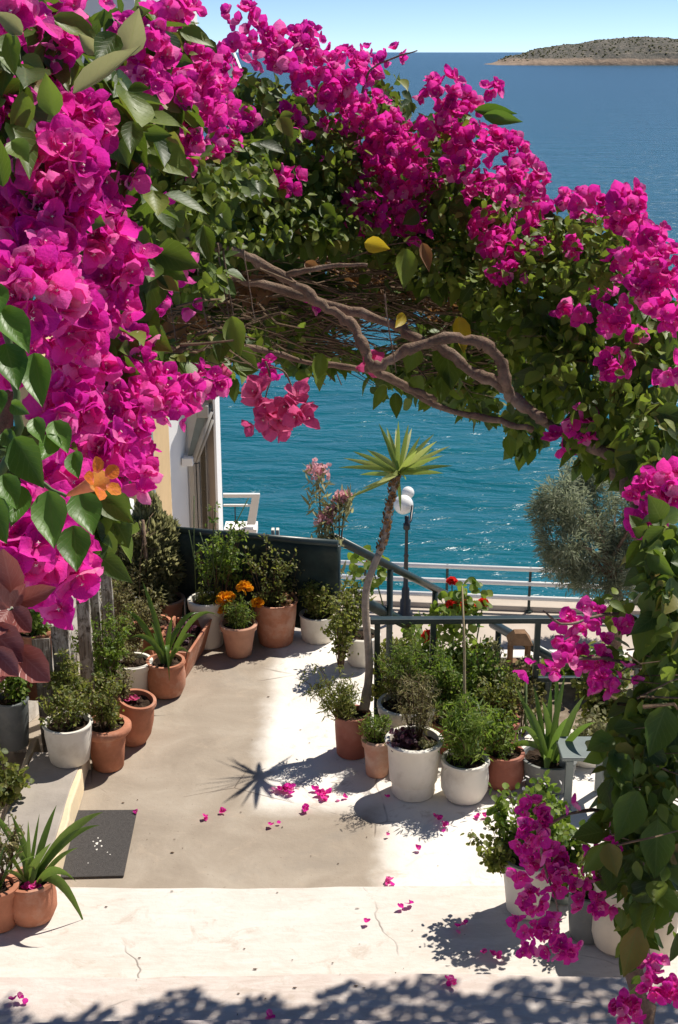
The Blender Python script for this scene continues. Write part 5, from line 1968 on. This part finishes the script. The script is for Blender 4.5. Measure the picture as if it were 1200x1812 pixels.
# added vine canopy, its leaves set along sun rays to shade the near steps
TAN = 1.0 / math.tan(SUN_EL)
n = 9000
sx = rng.uniform(-1.75, 1.9, n)
sy = 3.95 + (.84 + .10 * np.clip((sx + .2) * 1.2, -1, 1) + .05 * np.sin(sx * 7) + .05 * np.sin(sx * 17 + 1)) * rng.random(n) ** .95
zc = 3.35 + .45 * rng.random(n)
for it in range(14):            # keep this added canopy hidden below the flowering top of the arch
    rise = zc - .34
    P = np.stack([sx + rise * TAN * math.sin(SUN_AZ), sy + rise * TAN * math.cos(SUN_AZ), zc], 1)
    dA = dep_arr(P)
    qx = 600 + P[:, 0] / dA * F
    vv = P[:, 1] * SP + (P[:, 2] - CAMZ) * CP
    qy = 906 - vv / dA * F
    top_ = np.interp(qx, [300, 600, 700, 830, 900, 950, 1000, 1130, 1200, 1260], [200, 230, 240, 300, 360, 420, 440, 470, 560, 560])
    bad = (qy < top_) & (qx < 1260)
    if not bad.any():
        break
    zc = np.where(bad, zc - .08, zc)
make_leaves(RBV, P, rdir(len(P)), .09, ntop=0)
n = 4200  # unseen leaves added off to the right to shade the right column
P = np.stack([rng.uniform(1.15, 2.6, n), rng.uniform(2.7, 4.6, n), 3.55 + .6 * rng.random(n)], 1)
P = P[(P[:, 0] / dep_arr(P) * F + 600) > 1240]
make_leaves(RBV, P, rdir(len(P)), .09, ntop=0)
# small inner shoots that thicken the underside of the arch
SH = [(380, 520, 120, 60, 1), (520, 500, 130, 50, 1), (640, 520, 90, 40, .8), (760, 540, 90, 50, 1), (300, 590, 90, 50, 1), (470, 560, 100, 40, 1), (850, 620, 60, 40, .8), (820, 500, 80, 40, 1), (1000, 600, 80, 60, 1), (650, 460, 120, 40, 1), (1120, 1350, 60, 200, .6), (740, 470, 90, 50, 1), (620, 590, 110, 50, 1.2), (760, 640, 90, 40, 1.2), (500, 600, 100, 30, 1)]
tw = MB()
for (x_, y_, rx, ry, k) in SH:
    d = dmap(x_, y_) + .45 if y_ < 900 else 2.9
    for i in range(int(70 * k)):
        a0 = (x_ + random.uniform(-rx, rx), y_ + random.uniform(-ry, ry))
        ln_ = random.uniform(40, 150)
        th = random.gauss(0.12, .5)
        e0 = (a0[0] + math.cos(th) * ln_, a0[1] + math.sin(th) * ln_ * .6)
        m0 = ((a0[0] + e0[0]) / 2 + random.uniform(-18, 18), (a0[1] + e0[1]) / 2 + random.uniform(-18, 14))
        dd_ = d + random.uniform(-.35, .45)
        r_ = random.choice([.0012, .0018, .0025, .004])
        tw.tube([pt(*a0, dd_), pt(*m0, dd_ + random.uniform(-.06, .06)), pt(*e0, dd_ + random.uniform(-.1, .1))], [r_, r_ * .8, r_ * .5], 4, cap=False)
tw.build('twig', 'twig', RBV, 'stuff')
INN = [(380, 500, 130, 50, 1), (540, 480, 150, 45, 1), (300, 560, 70, 60, 1), (470, 545, 90, 35, .7), (700, 500, 110, 40, 1), (820, 550, 70, 45, 1), (660, 440, 160, 40, 1), (900, 560, 70, 50, 1), (350, 570, 80, 30, .8), (470, 590, 110, 36, 1.2), (300, 500, 80, 60, 1), (430, 470, 120, 40, 1.2), (450, 600, 100, 30, 2.0), (550, 628, 70, 20, 1.6), (740, 665, 80, 26, 1.4), (820, 690, 60, 34, 1.6), (770, 600, 70, 30, 1.6), (640, 525, 140, 30, 2), (560, 560, 50, 18, .8), (870, 640, 70, 40, 1.6), (650, 640, 60, 18, 1.0), (850, 575, 70, 30, 1.4), (480, 520, 160, 40, 1.5)]
P, O, _ = fill(INN, 44, lambda x_, y_: dmap(x_, y_) + .75, 3.0)
nb = len(P) // 3
make_leaves(RBV, P[nb:], O[nb:], .07, ntop=0, hang=-.2)
make_leaves(RBV, P[:nb], O[:nb], .055, 'dead_leaf', ntop=0, hang=-.3)

limb(RBV, [(1142, 1960, 2.95), (1140, 1812, 2.95), (1128, 1690, 2.95), (1135, 1560, 2.98), (1150, 1400, 3.0), (1158, 1200, 3.05), (1150, 1000, 3.1), (1130, 900, 3.2), (1090, 820, 3.4), (1020, 775, 3.6), (960, 745, 3.75)], .026, .018, name='trunk')
limb(RBV, [(960, 745, 3.37), (920, 712, 3.42), (880, 680, 3.44), (830, 655, 3.47), (790, 620, 3.47), (740, 598, 3.49), (690, 572, 3.52), (600, 545, 3.52), (500, 512, 3.52), (400, 495, 3.42), (330, 490, 3.22)], .0165, .011)
limb(RBV, [(905, 705, 3.42), (893, 668, 3.37), (880, 630, 3.35), (850, 607, 3.34), (800, 598, 3.34), (745, 610, 3.34), (700, 632, 3.34), (660, 648, 3.34), (648, 625, 3.34), (636, 595, 3.34), (610, 565, 3.35), (560, 530, 3.35), (500, 490, 3.34), (450, 458, 3.32), (390, 438, 3.22), (330, 430, 3.02)], .0155, .012)
limb(RBV, [(940, 760, 3.52), (870, 742, 3.62), (800, 728, 3.62), (740, 700, 3.62), (690, 672, 3.62), (620, 650, 3.62), (540, 640, 3.62), (430, 612, 3.52), (320, 618, 3.12), (200, 628, 2.62)], .0095, .007)
limb(RBV, [(650, 650, 3.37), (690, 668, 3.40), (730, 690, 3.47), (770, 705, 3.52)], .012, .006)
limb(RBV, [(500, 490, 3.34), (540, 478, 3.32), (600, 470, 3.32), (650, 468, 3.32)], .008, .004)
limb(RBV, [(1155, 1500, 2.95), (1080, 1440, 2.8), (1010, 1440, 2.74), (965, 1470, 2.74), (960, 1520, 2.74), (985, 1600, 2.74), (990, 1680, 2.74)], .004, .002)
limb(RBV, [(1160, 1130, 3.0), (1110, 1090, 2.85), (1060, 1090, 2.78), (1000, 1105, 2.75), (960, 1080, 2.75)], .005, .002)
limb(RBV, [(1155, 1180, 3.0), (1100, 1170, 2.8), (1040, 1165, 2.76), (980, 1180, 2.75)], .005, .002)
limb(RBV, [(640, 165, 3.9), (655, 125, 3.9), (690, 105, 3.9), (738, 90, 3.9)], .004, .002)
limb(RBV, [(470, 640, 3.4), (478, 670, 3.4), (466, 720, 3.4), (475, 750, 3.4)], .003, .0015)
limb(RBV, [(478, 650, 3.4), (505, 660, 3.4), (520, 700, 3.4), (525, 745, 3.4)], .003, .0015)
# boughs added to hold up the shading leaves at the right
for path in ([pt(1152, 1030, 3.08), (1.05, 3.0, 3.55), (1.5, 3.3, 3.8), (2.0, 4.0, 3.85), (2.5, 5.2, 3.6), (3.4, 6.4, 3.5)], [(1.5, 3.3, 3.8), (1.4, 4.2, 3.7), (1.2, 5.4, 3.3)], [(2.0, 4.0, 3.85), (2.6, 3.5, 3.9)], [(2.5, 5.2, 3.6), (1.9, 5.9, 3.3), (1.0, 6.1, 3.2)]):
    mb = MB()
    mb.tube([np.array(p, float) for p in path], [.016 - .0016 * i for i in range(len(path))], 8)
    mb.build('branch', 'bark', RBV, smooth=True)
# long hanging dry tendrils under the arch
for (x_, y_) in ((385, 470), (395, 480), (430, 470), (345, 480), (680, 560), (300, 560)):
    limb(RBV, [(x_, y_ - 40, 3.1), (x_ + 8, y_ + 20, 3.1), (x_ + 22, y_ + 100, 3.1)], .0025, .0012, 'bark', 'tendril', 5)
for (a1, a2, b1, b2, d, m_, w) in ((812, 560, 822, 625, 3.5, 'leaf_yellow', .7), (738, 615, 720, 660, 3.5, 'leaf_vine', 1), (790, 600, 800, 690, 3.5, 'leaf_vine', 1.0), (785, 660, 780, 715, 3.5, 'leaf_vine', .8), (682, 682, 660, 725, 3.6, 'leaf_vine', .6), (700, 695, 702, 740, 3.6, 'leaf_vine', .7),
                                   (570, 625, 560, 680, 3.5, 'leaf_vine', .7), (748, 430, 760, 480, 3.5, 'dead_leaf', .6), (645, 430, 690, 440, 3.5, 'leaf_yellow', .9), (540, 465, 568, 480, 3.4, 'dead_leaf', .8), (715, 555, 700, 580, 3.4, 'leaf_yellow', .8), (855, 205, 925, 215, 3.6, 'leaf_glossy', .55), (840, 195, 915, 200, 3.62, 'leaf_glossy', .5),
                                   (395, 590, 388, 640, 3.0, 'leaf_vine', .9), (410, 560, 425, 630, 3.0, 'leaf_vine', .8), (720, 440, 715, 510, 3.5, 'leaf_vine', .8), (900, 770, 905, 812, 3.5, 'leaf_vine', .8), (1165, 1450, 1160, 1555, 2.6, 'leaf_vine', .9), (1130, 1400, 1090, 1490, 2.6, 'leaf_vine', .9), (1130, 1640, 1105, 1730, 2.7, 'leaf_vine', .9),
                                   (1100, 1380, 1110, 1460, 2.65, 'leaf_vine', .9), (1180, 1250, 1150, 1340, 2.6, 'leaf_vine', 1), (1150, 1090, 1130, 1170, 2.7, 'leaf_vine', .9)):
    big_leaf(RBV, a1, a2, b1, b2, d, w, m_, (random.uniform(-.2, .3), -1, random.uniform(.1, .5)))

# ------------------------------------------------------------------ near plants at the left edge
TV = thing('trumpet_vine', 'glossy leaved trumpet vine with one orange flower at the left edge', 'vine', pt(-60, 1900, 1.6))
for (a1, a2, b1, b2, d, w) in ((0, 542, 52, 622, 1.35, .75), (10, 608, 32, 688, 1.33, .85), (60, 625, 74, 718, 1.34, .75), (25, 775, 75, 862, 1.36, .85), (85, 868, 95, 968, 1.34, .85), (20, 715, 50, 732, 1.38, .6), (60, 740, 75, 782, 1.42, .7), (5, 765, 32, 795, 1.4, .7), (130, 800, 138, 845, 1.45, .8),
                               (5, 840, 30, 900, 1.38, .8), (40, 860, 20, 930, 1.42, .8), (-20, 880, 10, 960, 1.36, .9), (100, 770, 70, 815, 1.44, .8), (95, 745, 120, 800, 1.45, .8), (140, 870, 165, 945, 1.6, 1.0), (130, 930, 135, 1010, 1.62, 1.0), (0, 690, -10, 745, 1.36, .8), (-10, 500, -5, 560, 1.36, .8)):
    big_leaf(TV, a1, a2, b1, b2, d, w, 'leaf_glossy', (random.uniform(-.3, .5), -1, random.uniform(.1, .9)))
limb(TV, [(-60, 1900, 1.6), (-50, 1200, 1.5), (-20, 900, 1.42), (30, 780, 1.4), (20, 640, 1.38), (0, 540, 1.36)], .008, .003, 'green_stem', 'stem', 8)
limb(TV, [(30, 780, 1.4), (70, 850, 1.4), (118, 878, 1.4)], .003, .002, 'green_stem', 'stem', 6)
# orange trumpet flower
a, b2 = pt(120, 876, 1.4), pt(178, 850, 1.36)
ax = (b2 - a) / np.linalg.norm(b2 - a)
L = np.linalg.norm(b2 - a)
q = Vector(ax).to_track_quat('Z', 'Y').to_matrix()
mb = MB()
prof = [(.0015, 0), (.003, L * .1), (.0045, L * .35), (.0075, L * .7), (.0095, L * .9), (.012, L)]
v, f = [], []
for (r, z) in prof:
    for k in range(16):
        th = 2 * math.pi * k / 16
        v.append(a + np.array(q @ Vector((r * math.cos(th), r * math.sin(th), z))))
for i in range(len(prof) - 1):
    for k in range(16):
        k2 = (k + 1) % 16
        f.append((i * 16 + k, i * 16 + k2, i * 16 + 16 + k2, i * 16 + 16 + k))
mb.add(v, f)
fl = mb.build('flower_tube', 'marigold', TV, smooth=True)
for k in range(5):
    th = 2 * math.pi * k / 5 + .3
    rad_ = np.array(q @ Vector((math.cos(th), math.sin(th), 0)))
    M = frames((rad_ + ax * .55)[None], (ax - rad_ * .4)[None], np.array([.017]), np.array([1.0]))[0]
    place('petal', tmesh(ROUND, ['orange'], 'trp'), M, b2 + rad_ * .008, fl)

# pinkish fleshy plant at the very left
PK = thing('pink_leaved_plant', 'fleshy dusky pink leaved plant at the left edge below the bougainvillea', 'plant', pt(-70, 1500, 1.5))
LPK = template([(0, .05), (.2, .17), (.5, .24), (.8, .18), (1, .02)], 5, .22, .15, .02, 77)
LPK['f'] = LPK['f']
cen = (22, 1075)
for (a1, a2, b1, b2, d, w) in ((24, 1062, 4, 980, 1.3, 1.2), (26, 1068, 88, 1042, 1.3, .8), (14, 1078, -20, 1030, 1.3, 1.1), (22, 1078, 48, 1112, 1.28, 1.3), (16, 1080, -10, 1122, 1.27, 1.2), (22, 1074, 38, 1040, 1.3, .8), (-20, 1110, 32, 1165, 1.26, 1.5), (28, 1148, 80, 1200, 1.25, 1.3), (-10, 1150, 25, 1190, 1.24, 1.2), (10, 1170, -20, 1210, 1.26, 1.2)):
    o = big_leaf(PK, a1, a2, b1, b2, d, w, 'leaf_pink', (.1, -1, .5), T=LPK)
limb(PK, [(-70, 1500, 1.5), (-40, 1300, 1.4), (5, 1160, 1.32), (20, 1080, 1.31)], .005, .003, 'green_stem', 'stem', 7)
